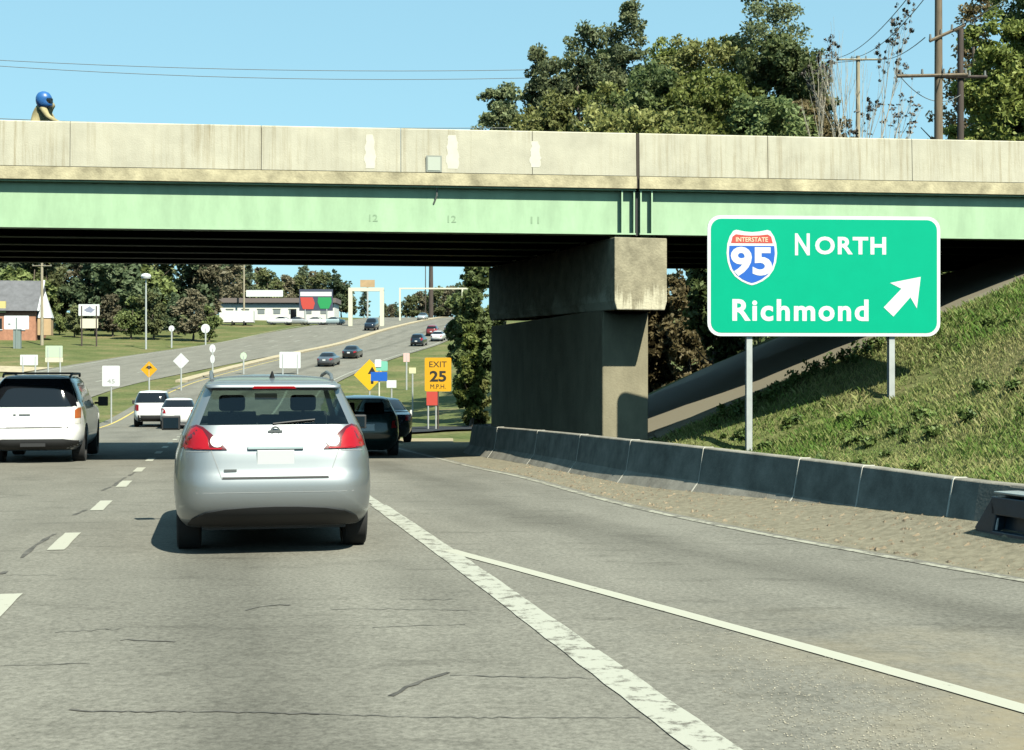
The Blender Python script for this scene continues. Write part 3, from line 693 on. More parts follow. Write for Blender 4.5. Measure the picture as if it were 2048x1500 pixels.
tag(grid_mesh('slope_paving', Xp, Yp + .114 * (Xp - 2.3) * 1.0, terr(Xp, Yp + .114 * (Xp - 2.3)) + .03, mat('slope_concrete', (.19, .17, .12), .95, var=.25, scale=1.5, spec=.04)), 'concrete slope paving beneath the overpass', 'paving', kind='structure')

# ------------------------------------------------------------------ green guide sign
sg = thing('guide_sign', 'large green highway guide sign on two steel posts behind the barrier', 'sign', (3.736, 25.8, 0), math.radians(3.5))
SW, SH, SZ = 4.545, 2.31, 2.344
def rrect(w, h, r, n=6):
    out = []
    for cx, cy, a0 in ((w / 2 - r, h / 2 - r, 0), (-w / 2 + r, h / 2 - r, 90), (-w / 2 + r, -h / 2 + r, 180), (w / 2 - r, -h / 2 + r, 270)):
        for k in range(n + 1): a = math.radians(a0 + 90 * k / n); out.append((cx + r * math.cos(a), cy + r * math.sin(a)))
    return out
def sgn(w, h, r, y, thick, cx, cz): # plate standing in local xz, facing -y
    return MB().prism(rrect(w, h, r), thick, frame((cx, y, cz), (1, 0, 0), (0, 0, 1), (0, 1, 0)))
cx0, cz0 = SW / 2, SZ + SH / 2
sgn(SW, SH, .25, 0, .03, cx0, cz0).build('border', M_WHITE, sg)
sgn(SW - .13, SH - .13, .20, -.004, .02, cx0, cz0).build('panel', M_SIGNG, sg)
def sx(px): return (px - 1417) / 104.4
def sz(py): return SZ + (671 - py) / 104.4
text_part('lettering', 'N', sx(1624) - sx(1594), sz(465) - sz(509), M_WHITE, sg, ((sx(1594) + sx(1624)) / 2, -.005, (sz(465) + sz(509)) / 2), bold=.025)
text_part('lettering', 'ORTH', sx(1780) - sx(1635), .345, M_WHITE, sg, ((sx(1635) + sx(1780)) / 2, -.005, (sz(470) + sz(508)) / 2), bold=.03, spacing=1.12)
text_part('lettering', 'Richmond', sx(1744) - sx(1467), .42, M_WHITE, sg, ((sx(1467) + sx(1744)) / 2, -.005, (sz(598) + sz(640)) / 2), bold=.03, spacing=1.16)
# route shield
def shield(w, h):
    half = [(0, .46), (.14, .47), (.30, .50), (.36, .48), (.43, .38), (.475, .25), (.49, .08), (.47, -.08), (.42, -.22), (.33, -.34), (.2, -.43), (.08, -.48), (0, -.5)]
    pts = half + [(-x, y) for x, y in half[::-1][1:-1]]
    return [(x * w, y * h) for x, y in pts]
scx, scz, sw_, sh_ = sx(1506.5), sz(514), 1.0, 1.06
def plate(poly, y, thick, cx, cz): return MB().prism(poly, thick, frame((cx, y, cz), (1, 0, 0), (0, 0, 1), (0, 1, 0)))
shd = plate(shield(sw_, sh_), -.009, .006, scx, scz).build('route_shield', M_WHITE, sg)
inner = [(x * .91, y * .92) for x, y in shield(sw_, sh_)]
cut = .225
blue = [p for p in inner if p[1] < cut]; ed = .455 * .96
blue = [(.435, cut)] + [p for p in inner if p[0] > 0 and p[1] < cut - .03] + [(0, -.487)] + [p for p in inner if p[0] < 0 and p[1] < cut - .03] + [(-.435, cut)]
plate(blue, -.012, .003, scx, scz).build('blue_field', M_SIGNB, shd)
plate([(-.405, .275), (-.375, .40), (-.31, .445), (-.14, .425), (0, .42), (.14, .425), (.31, .445), (.375, .40), (.405, .275)], -.012, .003, scx, scz).build('red_band', M_SIGNR, shd)
text_part('route_number', '95', .80, .56, M_WHITE, shd, (scx - .01, -.013, scz - .075), bold=.035)
text_part('lettering', 'INTERSTATE', .62, .09, mat('sign_cream', (.7, .62, .42), .5), shd, (scx, -.013, scz + .345), bold=.02)
# arrow
a0, a1 = Vector((sx(1785), sz(622))), Vector((sx(1851), sz(551)))
d = (a1 - a0).normalized(); n = Vector((-d.y, d.x))
pts = [a0 + n * .13, a0 + d * .50 + n * .12, a0 + d * .43 + n * .36, a1, a0 + d * .43 - n * .36, a0 + d * .50 - n * .12, a0 - n * .13]
plate([tuple(p) for p in pts[::-1]], -.008, .004, 0, 0).build('arrow', M_WHITE, sg)
for px, zb in ((1503, -.2), (1794, .6)):
    x = sx(px); mb = MB()
    mb.box((x, .05, (zb + SZ + SH - .2) / 2), (.11, .012, SZ + SH - .2 - zb)); mb.box((x, .11, (zb + SZ + SH - .2) / 2), (.012, .11, SZ + SH - .2 - zb)); mb.box((x, .17, (zb + SZ + SH - .2) / 2), (.11, .012, SZ + SH - .2 - zb))
    mb.build('post', M_GALV, sg)
for z in (SZ + .35, SZ + 1.1, SZ + 1.9): MB().box((cx0, .037, z), (SW - .5, .012, .06)).build('backing_rail', M_GALV, sg)

# ------------------------------------------------------------------ vehicles
def paint(name, col, metal=0.0, rough=0.35):
    return mat('paint_' + name, col, rough, metal, coat=0.7)
class Body:
    """a body lofted from horizontal rings: z, half width, rear y, front y"""
    def __init__(s, levels, n=5.0):
        a = np.array(levels, float); s.z0, s.z1 = a[0, 0], a[-1, 0]; s.n = n
        s.w = pchip(a[:, 0], a[:, 1]); s.r = pchip(a[:, 0], a[:, 2]); s.f = pchip(a[:, 0], a[:, 3])
    def ring(s, z, seg):
        w, r, f = float(s.w(z)), float(s.r(z)), float(s.f(z)); yc, L = (r + f) / 2, (f - r) / 2; e = 2 / s.n; out = []
        for q in range(seg):
            t = 2 * math.pi * (q + .5) / seg; c, sn = math.cos(t), math.sin(t)
            out.append((w * math.copysign(abs(c) ** e, c), yc + L * math.copysign(abs(sn) ** e, sn), z))
        return out
    def rear(s, x, z):
        w, r, f = float(s.w(z)), float(s.r(z)), float(s.f(z)); yc, L = (r + f) / 2, (f - r) / 2
        k = min(.992, abs(x) / w); return yc - L * (1 - k ** s.n) ** (1 / s.n)
    def front(s, x, z):
        w, r, f = float(s.w(z)), float(s.r(z)), float(s.f(z)); yc, L = (r + f) / 2, (f - r) / 2
        k = min(.992, abs(x) / w); return yc + L * (1 - k ** s.n) ** (1 / s.n)
    def side(s, y, z):
        w, r, f = float(s.w(z)), float(s.r(z)), float(s.f(z)); yc, L = (r + f) / 2, (f - r) / 2
        k = min(.992, abs(y - yc) / L); return w * (1 - k ** s.n) ** (1 / s.n)
def loft(B, zs, seg, cap0=True, cap1=True):
    mb = MB()
    for z in zs: mb.v += B.ring(z, seg)
    for k in range(len(zs) - 1):
        for q in range(seg): q2 = (q + 1) % seg; mb.f.append((k * seg + q, k * seg + q2, (k + 1) * seg + q2, (k + 1) * seg + q))
    if cap0: mb.f.append(tuple(range(seg))[::-1])
    if cap1: mb.f.append(tuple(range((len(zs) - 1) * seg, len(zs) * seg)))
    return mb
def patch(B, poly, off, name, m, parent, where='rear', skirt=True, cuts=2):
    bm = bmesh.new(); vs = [bm.verts.new((p[0], 0, p[1])) for p in poly]; bm.faces.new(vs)
    bmesh.ops.triangulate(bm, faces=bm.faces)
    for _ in range(cuts): bmesh.ops.subdivide_edges(bm, edges=[e for e in bm.edges if e.calc_length() > .06], cuts=1, use_grid_fill=True)
    bmesh.ops.triangulate(bm, faces=bm.faces)
    if skirt:
        be = [e for e in bm.edges if e.is_boundary]
        g = bmesh.ops.extrude_edge_only(bm, edges=be); sk = [v for v in g['geom'] if isinstance(v, bmesh.types.BMVert)]
        sk = set(sk)
    else: sk = set()
    for v in bm.verts:
        x, z = v.co.x, v.co.z; o_ = -.02 if v in sk else off
        if where == 'rear': v.co.y = B.rear(x, z) - o_
        elif where == 'front': v.co.y = B.front(x, z) + o_
        elif where == 'left': v.co = (-B.side(x, z) - o_, x, z)
        else: v.co = (B.side(x, z) + o_, x, z)
    bmesh.ops.recalc_face_normals(bm, faces=bm.faces)
    me = bpy.data.meshes.new(name); bm.to_mesh(me); bm.free(); me.materials.append(m)
    me.polygons.foreach_set('use_smooth', [True] * len(me.polygons)); me.set_sharp_from_angle(angle=math.radians(40))
    return obj(name, me, parent)
def boolean_cut(me, cutters):
    o = bpy.data.objects.new('tmp', me); COL.objects.link(o); cs = []
    for mb in cutters:
        c = mb.build('cut', None); cs.append(c); b = o.modifiers.new('b', 'BOOLEAN'); b.operation = 'DIFFERENCE'; b.object = c; b.solver = 'EXACT'
    dg = bpy.context.evaluated_depsgraph_get(); new = bpy.data.meshes.new_from_object(o.evaluated_get(dg))
    for c in cs: bpy.data.objects.remove(c)
    bpy.data.objects.remove(o); return new
def wheel(parent, x, y, R, wd, seg=28, rim=True):
    s = 1 if x > 0 else -1
    M = frame((x - s * wd / 2, y, R), (0, 1, 0), (0, 0, 1), (s, 0, 0))
    r = R
    t = MB().lathe([(R * .62, 0), (R * .93, .0), (R * .985, wd * .07), (r, wd * .2), (r, wd * .8), (R * .985, wd * .93), (R * .93, wd), (R * .62, wd), (R * .62, 0)], M, seg).build('wheel', M_TYRE, parent, True)
    if rim:
        mb = MB().lathe([(0.01, wd * .8), (R * .2, wd * .84), (R * .22, wd * .78), (R * .6, wd * .82), (R * .66, wd * .92), (R * .66, wd * .05)], M, seg); mb.build('rim', M_RIM, t, True)
    return t
def scaled(levels, sx_, sy_, sz_): return [(z * sz_, w * sx_, r * sy_, f * sy_) for z, w, r, f in levels]
ROGUE = [(.265, .86, -1.98, 2.10), (.33, .895, -2.12, 2.22), (.40, .912, -2.215, 2.3), (.50, .92, -2.27, 2.34), (.60, .925, -2.285, 2.35), (.70, .925, -2.28, 2.34), (.78, .92, -2.25, 2.3),
         (.90, .91, -2.225, 2.2), (1.0, .88, -2.20, 2.02), (1.06, .865, -2.175, 1.7), (1.10, .85, -2.155, 1.15), (1.2, .81, -2.09, .98), (1.3, .765, -2.01, .80), (1.4, .72, -1.92, .6),
         (1.50, .672, -1.83, .36), (1.555, .642, -1.80, .16), (1.61, .585, -1.45, -.05), (1.645, .48, -1.15, -.3), (1.66, .2, -.9, -.6)]
SEDAN = [(.18, .74, -2.1, 2.12), (.3, .82, -2.26, 2.26), (.42, .87, -2.34, 2.34), (.6, .89, -2.37, 2.36), (.74, .89, -2.36, 2.3), (.86, .875, -2.33, 2.05), (.93, .85, -2.28, 1.6), (.975, .82, -2.15, 1.1), (1.0, .79, -1.72, .98),
         (1.1, .74, -1.5, .75), (1.2, .68, -1.28, .52), (1.3, .62, -1.05, .28), (1.38, .55, -.8, .02), (1.42, .42, -.6, -.15), (1.44, .2, -.4, -.25)]
HATCH = [(.18, .72, -1.85, 1.95), (.3, .80, -1.99, 2.08), (.42, .85, -2.05, 2.14), (.6, .87, -2.06, 2.15), (.74, .87, -2.04, 2.1), (.86, .855, -2.0, 1.9), (.93, .84, -1.97, 1.5), (.98, .82, -1.94, 1.0),
         (1.1, .76, -1.84, .82), (1.2, .71, -1.73, .62), (1.3, .66, -1.6, .4), (1.38, .61, -1.5, .15), (1.43, .52, -1.2, -.1), (1.46, .2, -.8, -.4)]
BOXSUV = [(.30, .84, -2.38, 2.38), (.40, .93, -2.52, 2.5), (.5, .97, -2.57, 2.56), (.62, .985, -2.58, 2.58), (.74, .985, -2.56, 2.58), (.80, .985, -2.50, 2.56), (.95, .985, -2.48, 2.5), (1.1, .975, -2.46, 2.3), (1.17, .965, -2.45, 1.8), (1.22, .955, -2.44, 1.25),
          (1.35, .92, -2.40, 1.08), (1.5, .87, -2.34, .88), (1.65, .81, -2.27, .66), (1.76, .76, -2.2, .48), (1.83, .70, -2.1, .3), (1.88, .58, -1.9, .1), (1.90, .3, -1.6, -.2)]
def vehicle(name, label, cat, levels, pm, loc, rz, belt, gtop, axles, R, group=None, hero=False, seg=48, glass=None, rear_frac=.86, lens='red', n=5.0, tail=None, plate_z=None, detail=True):
    B = Body(levels, n); t = thing(name, label, cat, loc, rz, group)
    hw = float(B.w(.6))
    nb = 16 if hero else 9
    body = loft(B, np.linspace(B.z0, belt, nb), seg).mesh('body', pm)
    if detail:
        cut = []
        for y in axles:
            for s in (-1, 1):
                M = frame((s * (hw - .34), y, R + .01), (0, 1, 0), (0, 0, 1), (s, 0, 0))
                mb = MB(); rr = R * 1.17; k = 24
                for xx in (0, .7): mb.v += [tuple(M @ Vector((rr * math.cos(2 * math.pi * q / k), rr * math.sin(2 * math.pi * q / k), xx))) for q in range(k)]
                for q in range(k): mb.f.append((q, (q + 1) % k, k + (q + 1) % k, k + q))
                mb.f.append(tuple(range(k))[::-1]); mb.f.append(tuple(range(k, 2 * k))); cut.append(mb)
        body = boolean_cut(body, cut); body.materials.clear(); body.materials.append(pm)
    body.polygons.foreach_set('use_smooth', [True] * len(body.polygons)); body.set_sharp_from_angle(angle=math.radians(33))
    obj('body', body, t)
    zs = np.concatenate([[belt - .002], np.linspace(belt + (.10 if hero else .04), gtop, 7 if hero else 5), np.linspace(gtop, B.z1, 6 if hero else 4)[1:]])
    rings = [B.ring(z, seg) for z in zs]
    shell_ = MB(); wins = {'rear_window': MB(), 'windscreen': MB(), 'side_window': MB(), 'side_window2': MB()}
    for rr in rings: shell_.v += rr
    for k in range(len(zs) - 1):
        w = float(B.w(zs[k])); r_, f_ = float(B.r(zs[k])), float(B.f(zs[k])); yc, L = (r_ + f_) / 2, (f_ - r_) / 2
        for q in range(seg):
            q2 = (q + 1) % seg; a, b = rings[k][q], rings[k][q2]; xm, ym = (a[0] + b[0]) / 2 / w, ((a[1] + b[1]) / 2 - yc) / L
            kind = None
            if zs[k] >= belt + .03 and zs[k + 1] <= gtop + .001:
                if abs(xm) < rear_frac and ym < -.3: kind = 'rear_window'
                elif abs(xm) < .9 and ym > .3: kind = 'windscreen'
                elif abs(ym) < .80 and abs(xm) > .9: kind = 'side_window' if xm > 0 else 'side_window2'
            if kind:
                wb = wins[kind]; i = len(wb.v)
                wb.v += [rings[k][q], rings[k][q2], rings[k + 1][q2], rings[k + 1][q]]; wb.f.append((i, i + 1, i + 2, i + 3))
            else: shell_.f.append((k * seg + q, k * seg + q2, (k + 1) * seg + q2, (k + 1) * seg + q))
    shell_.f.append(tuple(range((len(zs) - 1) * seg, len(zs) * seg)))
    me = shell_.mesh('roof', pm, False, False); me.polygons.foreach_set('use_smooth', [True] * len(me.polygons)); me.set_sharp_from_angle(angle=math.radians(50)); obj('roof', me, t)
    for kk, wb in wins.items():
        if wb.f:
            me = wb.mesh(kk, glass or M_DGLASS, False, False)
            bm = bmesh.new(); bm.from_mesh(me); bmesh.ops.remove_doubles(bm, verts=bm.verts, dist=.0005); bm.to_mesh(me); bm.free()
            me.polygons.foreach_set('use_smooth', [True] * len(me.polygons)); obj(kk.replace('2', ''), me, t)
    for y in axles:
        for s in (-1, 1): wheel(t, s * (hw - .15), y, R, .22 if R < .38 else .26, 28 if hero else 18, detail)
    if tail:
        for s in (-1, 1):
            p = [(s * a, b) for a, b in tail]
            patch(B, p if s > 0 else p[::-1], .012, 'tail_light', M_REDLENS if lens == 'red' else M_AMBER, t, cuts=3 if hero else 1)
    if plate_z: 
        y = B.rear(0, plate_z) - .008
        MB().box((0, y, plate_z), (.31, .014, .155)).build('number_plate', M_WHITE, t)
    return t, B
RA = math.radians(11.85)            # heading of the road at the bridge, turned left of the view
def heading(d): return math.atan2(-(float(XD(d + 1)) - float(XD(d - 1))), 2.0)
def place(px, D, back):             # loc such that the tail (local y = -back) stands at depth D under pixel column px
    X = (px - CX) * D / F; h = heading(D); return (X - math.sin(h) * back, D + math.cos(h) * back, float(P(D + back)) ), h

# --- silver crossover in front of us
SILVER = mat('silver_paint', (0.35, 0.375, 0.385), 0.42, 0.75, coat=0.5)
loc, h = place(552, 12.1, 2.28)
car, B = vehicle('crossover_car', 'silver crossover with red tail lights driving ahead in our lane', 'car', ROGUE, SILVER, (loc[0], loc[1], loc[2]), h, 1.10, 1.51, (-1.36, 1.33), .345, hero=True, seg=96, glass=M_GLASS,
                 rear_frac=.84, n=7.0, tail=[(.43, .985), (.50, 1.065), (.57, 1.13), (.64, 1.185), (.70, 1.205), (.76, 1.185), (.81, 1.10), (.835, 1.03), (.845, .985)])
M_REDDK = mat('dark_red_lens', (.10, .002, .006), .25, coat=.5)
for o_ in [c_ for c_ in car.children if c_.name.startswith('tail_light')]:
    o_.data.materials[0] = M_REDDK
for s in (-1, 1):
    patch(B, [(s * a_, b_) for a_, b_ in ((.585, 1.0), (.60, 1.09), (.645, 1.16), (.70, 1.188), (.75, 1.168), (.795, 1.09), (.818, 1.03), (.825, 1.0))], .016, 'lens', M_REDLENS, car, cuts=3)
    patch(B, [(s * a_, b_) for a_, b_ in ((.475, .99), (.80, .99), (.80, 1.002), (.475, 1.002))], .017, 'reflector', M_REDLENS, car, cuts=2)
    lamp = [(s * (.515 + .062 * math.cos(a)), 1.062 + .055 * math.sin(a)) for a in np.linspace(0, 2 * math.pi, 17)[:-1]]
    patch(B, lamp, .018, 'reversing_lamp', M_CLEARLENS, car, cuts=1)
arc = [(-.78, .275), (.78, .275), (.78, .30), (.74, .36), (.62, .42), (.45, .452), (.2, .468), (0, .472), (-.2, .468), (-.45, .452), (-.62, .42), (-.74, .36), (-.78, .30)]
patch(B, arc, .016, 'lower_bumper', M_BLKPL, car, cuts=4)
slot = [(-.50, .752), (-.46, .728), (.46, .728), (.50, .752), (.46, .742), (-.46, .742)]
M_SEAM = mat('panel_gap', (.03, .03, .03), .8)
patch(B, [(-.47, .724), (.47, .724), (.47, .742), (-.47, .742)], .004, 'tailgate_gap', M_SEAM, car, cuts=4)
for s in (-1, 1):
    p = [(s * .47, .724), (s * .478, .73), (s * .575, .985), (s * .567, .985)]; patch(B, p, .003, 'tailgate_gap', mat('seam_soft', (.25, .26, .26), .7), car, cuts=3)
for s in (-1, 1):
    patch(B, [(s * .585, .968), (s * .86, .958), (s * .86, .963), (s * .585, .973)], .003, 'bumper_seam', mat('seam_soft', (.25, .26, .26)), car, cuts=3)
patch(B, [(-.70, .600), (.70, .600), (.70, .606), (-.70, .606)], .002, 'bumper_crease', mat('seam_soft', (.25, .26, .26)), car, cuts=4)
y = B.rear(0, .93)
bevel(MB().box((0, y - .006, .895), (.33, .02, .165)).build('number_plate', mat('plate_white', (.55, .57, .57), .5), car), .004)
bevel(MB().box((0.0, B.rear(0, 1.0) - .012, 1.0), (.50, .03, .035)).build('handle_trim', mat('pale_trim', (.55, .66, .68), .3, .3), car), .008)
MB().box((.06, B.rear(0, .985) - .012, .972), (.14, .012, .014)).build('plate_lamp', M_BLKPL, car)
em = MB().lathe([(.028, 0), (.046, 0), (.046, .012), (.028, .012), (.028, 0)], frame((0, B.rear(0, 1.145) - .014, 1.145), (1, 0, 0), (0, 0, 1), (0, 1, 0)), 20); em.box((0, B.rear(0, 1.145) - .012, 1.145), (.13, .012, .018)); em.build('emblem', mat('dull_chrome', (.25, .26, .26), .4, .8), car, True)
for px_, w_ in ((-.40, .11),): MB().box((px_, B.rear(px_, .80) - .006, .80), (w_, .01, .022)).build('badge', mat('dull_chrome', (.25, .26, .26)), car)
spo = loft(Body([(1.525, .60, -1.86, -1.5), (1.54, .625, -1.89, -1.4), (1.565, .625, -1.875, -1.3), (1.585, .56, -1.72, -1.2)], 7), np.linspace(1.525, 1.585, 6), 64); spo.build('spoiler', SILVER, car, True)
patch(Body([(1.50, .60, -1.86, -1.5), (1.54, .625, -1.89, -1.4), (1.6, .625, -1.885, -1.3)], 7), [(-.20, 1.527), (.20, 1.527), (.185, 1.552), (-.185, 1.552)], .004, 'brake_light', M_REDLENS, car, cuts=2)
for s in (-1, 1):
    MB().tube([(s * .565, -1.45, 1.60), (s * .575, -1.2, 1.655), (s * .58, -.6, 1.685), (s * .575, .0, 1.655), (s * .57, .2, 1.60)], .018, 8).build('roof_rail', mat('rail_grey', (.2, .22, .23), .4, .5), car, True)
    mir = MB().tube([(s * .84, .74, 1.10), (s * .95, .72, 1.11)], .025, 6).box((s * 1.02, .74, 1.13), (.20, .13, .155)); mo_ = bevel(mir.build('door_mirror', M_BLKPL, car), .03, 3)
    MB().box((s * 1.02, .672, 1.13), (.16, .006, .115)).build('mirror_glass', mat('mirror_glass', (.06, .10, .15), .15, 1.0), mo_)  # glass tinted dark blue to paint in a dark reflection
MB().tube([(0, -1.3, 1.62), (0, -1.36, 1.69)], [.03, .006], 8).build('antenna', M_BLKPL, car, True)
MB().box((0, -.0, .31), (1.3, 3.9, .14)).build('underbody', M_BLKPL, car)
loft(Body([(1.09, .80, -2.08, 1.1), (1.103, .80, -2.08, 1.1)], 5), [1.102, 1.112], 48).build('parcel_shelf', M_SEAT, car)
for x in (-.37, .37):
    s_ = MB(); s_.box((x, .0, 1.16), (.50, .16, .20), Matrix.Rotation(.15, 3, 'X')); s_.tube([(x, -.03, 1.22), (x, -.05, 1.34)], .02, 6)
    so = s_.build('front_seat', M_SEAT, car); bevel(so, .04, 3)
    hd = MB().box((x, -.06, 1.36), (.27, .10, .17)).build('headrest', M_SEAT, so); bevel(hd, .04, 3)
for x in (-.42, 0, .42):
    hd = MB().box((x, -1.0, 1.2), (.25, .1, .13)).build('rear_headrest', M_SEAT, car); bevel(hd, .04, 3)
MB().box((0, .52, 1.42), (.24, .04, .07)).build('rear_view_mirror', M_BLKPL, car)
wp = MB().tube([(-.02, B.rear(-.02, 1.21) - .012, 1.21), (.2, B.rear(.2, 1.235) - .016, 1.232), (.36, B.rear(.36, 1.25) - .016, 1.245)], .009, 6); wp.build('wiper', M_BLKPL, car)

# --- white SUV in the left lane
WHITE = paint('white', (.80, .80, .78), 0, .3)
loc, h = place(66, 28.3, 2.56)
suv, B2 = vehicle('large_suv', 'large white SUV with dark windows and roof rack in the left lane at the overpass', 'suv', BOXSUV, WHITE, loc, h, 1.22, 1.82, (-1.5, 1.52), .39, hero=True, seg=72, rear_frac=.93, n=7.0)
for s in (-1, 1):
    patch(B2, [(s * .82, .98), (s * .925, .98), (s * .925, 1.2), (s * .88, 1.2), (s * .82, 1.15)], .015, 'tail_light', M_AMBER, suv, cuts=2)
    patch(B2, [(s * .82, .86), (s * .925, .86), (s * .925, .975), (s * .82, .975)], .014, 'reversing_lamp', M_CLEARLENS, suv, cuts=2)
    MB().tube([(s * .68, -1.95, 1.86), (s * .70, -1.7, 1.92), (s * .70, -.1, 1.93), (s * .68, .1, 1.87)], .025, 8).build('roof_rail', M_BLKPL, suv, True)
    m = MB().box((s * 1.13, .95, 1.28), (.22, .12, .22)); m.tube([(s * .93, 1.0, 1.24), (s * 1.05, .97, 1.24)], .03, 6); bevel(m.build('door_mirror', M_BLKPL, suv), .03, 2)
for yy in (-1.5, -.4): MB().tube([(-.7, yy, 1.935), (.7, yy, 1.935)], .02, 8).build('rack_bar', M_BLKPL, suv)
patch(B2, [(-.93, .32), (.93, .32), (.93, .5), (.6, .55), (-.6, .55), (-.93, .5)], .008, 'lower_bumper', M_BLKPL, suv, cuts=4)
patch(B2, [(-.70, .775), (.70, .775), (.70, .80), (-.70, .80)], .004, 'tailgate_gap', M_SEAM, suv, cuts=3)
patch(B2, [(-.9, 1.80), (.9, 1.80), (.82, 1.225), (-.82, 1.225)][::-1] if False else [(-.86, 1.228), (.86, 1.228), (.80, 1.45), (.70, 1.76), (-.70, 1.76), (-.80, 1.45)], .012, 'rear_glass', M_DGLASS, suv, cuts=4)
for px_, w_ in ((-.38, .05), (-.18, .22)): MB().box((px_, B2.rear(px_, 1.06) - .008, 1.06), (w_, .012, .03)).build('badge', mat('dull_chrome', (.25, .26, .26)), suv)
bevel(MB().box((0, B2.rear(0, .9) - .008, .885), (.34, .02, .16)).build('number_plate', M_WHITE, suv), .004)
MB().box((.0, B2.rear(0, .44) - .03, .43), (.5, .08, .07)).build('tow_bar', M_BLKPL, suv)

# --- dark hatchback on the right under the bridge, and the other traffic
TAILH = [(.55, .70), (.80, .70), (.82, .85), (.74, .90), (.58, .86)]
DKGREEN = paint('dark_green', (.008, .028, .026), 0.2, .25)
loc, h = place(736, 31.6, 2.05)
car3, B3 = vehicle('hatchback', 'dark green hatchback in the shade under the overpass beside the gravel', 'car', scaled(HATCH, .96, 1, 1.0), DKGREEN, loc, h, .98, 1.36, (-1.2, 1.25), .31, seg=48, rear_frac=.9, tail=TAILH, plate_z=.72, glass=tint_glass('car_glass_dark', (.3, .36, .36), 0))
loft(Body([(.97, .78, -1.86, .95), (1.0, .78, -1.86, .95)], 5), [.985, .995], 32).build('parcel_shelf', M_SEAT, car3)
for x in (-.36, .36): bevel(MB().box((x, -.1, 1.1), (.48, .14, .34)).build('front_seat', M_SEAT, car3), .05, 2)
BLUE = paint('navy', (.012, .02, .035), .2, .25)
SILV2 = paint('pale_silver', (.5, .52, .52), .4, .35); BLACK = paint('black', (.012, .012, .015), 0, .25); RED = paint('maroon', (.2, .02, .02), 0, .3); GREYP = paint('grey', (.12, .13, .15), .3, .3)
def simple(name, label, levels, pm, px, D, back, belt, gtop, axl, R, cat='car', flip=False, group=None, tail=TAILH, dx=0, glass=None, sc=1.0):
    (x, y, z), h = place(px, D, 0 if flip else back)
    if flip: h2 = heading(D) + math.pi; x, y = x + math.sin(heading(D)) * -back, y + math.cos(heading(D)) * back; z = float(P(y)); h = h2
    t, b = vehicle(name, label, cat, levels, pm, (x, y, z), h, belt, gtop, axl, R, group=group, seg=32, tail=tail, detail=D < 90, rear_frac=.9, plate_z=.72, glass=glass)
    dz = (float(P(y + 1)) - float(P(y - 1))) / 2; t.rotation_mode = 'XYZ'
    t.rotation_euler = (math.atan(dz) * (-1 if flip else 1), 0, h)
    return t, b
simple('sedan_car', 'dark navy sedan just ahead of the dark green hatchback', SEDAN, BLUE, 776, 42, 2.36, .99, 1.36, (-1.35, 1.35), .32)
SUVT = [(.62, .80), (.82, .80), (.83, 1.05), (.74, 1.12), (.62, 1.1)]
w2, wb = simple('suv_car', 'white SUV with black bumper beyond the overpass beside the grass median', scaled(BOXSUV, .93, .9, .95), WHITE, 303, 66, 2.3, 1.16, 1.7, (-1.35, 1.36), .37, 'suv', tail=SUVT)
patch(wb, [(-.86, .30), (.86, .30), (.86, .6), (-.86, .6)], .01, 'lower_bumper', M_BLKPL, w2, cuts=3)
for s in (-1, 1): bevel(MB().box((s * 1.04, .85, 1.2), (.2, .1, .2)).build('door_mirror', M_BLKPL, w2), .02)
w3, wb3 = simple('hatchback', 'white hatchback with red lamps overlapping the white SUV by the median', HATCH, WHITE, 356, 63, 2.05, .98, 1.36, (-1.2, 1.25), .31, tail=[(.56, .74), (.82, .74), (.82, .98), (.7, .98), (.58, .88)])
simple('sedan_car', 'dark sedan close behind another on the hill above the crossover roof', SEDAN, GREYP, 648, 138, 2.36, .99, 1.36, (-1.35, 1.35), .32)
simple('sedan_car', 'small black sedan alone in mid lane on the hill', SEDAN, BLACK, 697, 151, 2.36, .99, 1.36, (-1.35, 1.35), .32)
simple('suv_car', 'navy SUV climbing the hill ahead of a white sedan', scaled(ROGUE, .97, .95, 1), BLUE, 832, 178, 2.2, 1.1, 1.51, (-1.3, 1.3), .34, tail=SUVT)
simple('sedan_car', 'white sedan with maroon roof line on the hill between two others', SEDAN, WHITE, 872, 190, 2.36, .99, 1.36, (-1.35, 1.35), .32)
simple('suv_car', 'maroon SUV half hidden behind the white sedan on the hill', scaled(ROGUE, .97, .95, 1), RED, 862, 203, 2.2, 1.1, 1.51, (-1.3, 1.3), .34, tail=SUVT)
simple('sedan_car', 'pale sedan highest up the hill beside the right-hand trees', SEDAN, SILV2, 898, 212, 2.36, .99, 1.36, (-1.35, 1.35), .32)
simple('van', 'dark oncoming van coming down the hill past the cream gantry', scaled(BOXSUV, .95, .9, 1.05), BLUE, 738, 219, 2.3, 1.28, 1.86, (-1.35, 1.36), .38, 'van', flip=True, tail=None)
simple('sedan_car', 'pale silver oncoming car at the top of the hill', SEDAN, SILV2, 842, 263, 2.36, .99, 1.36, (-1.35, 1.35), .32, flip=True, tail=None)

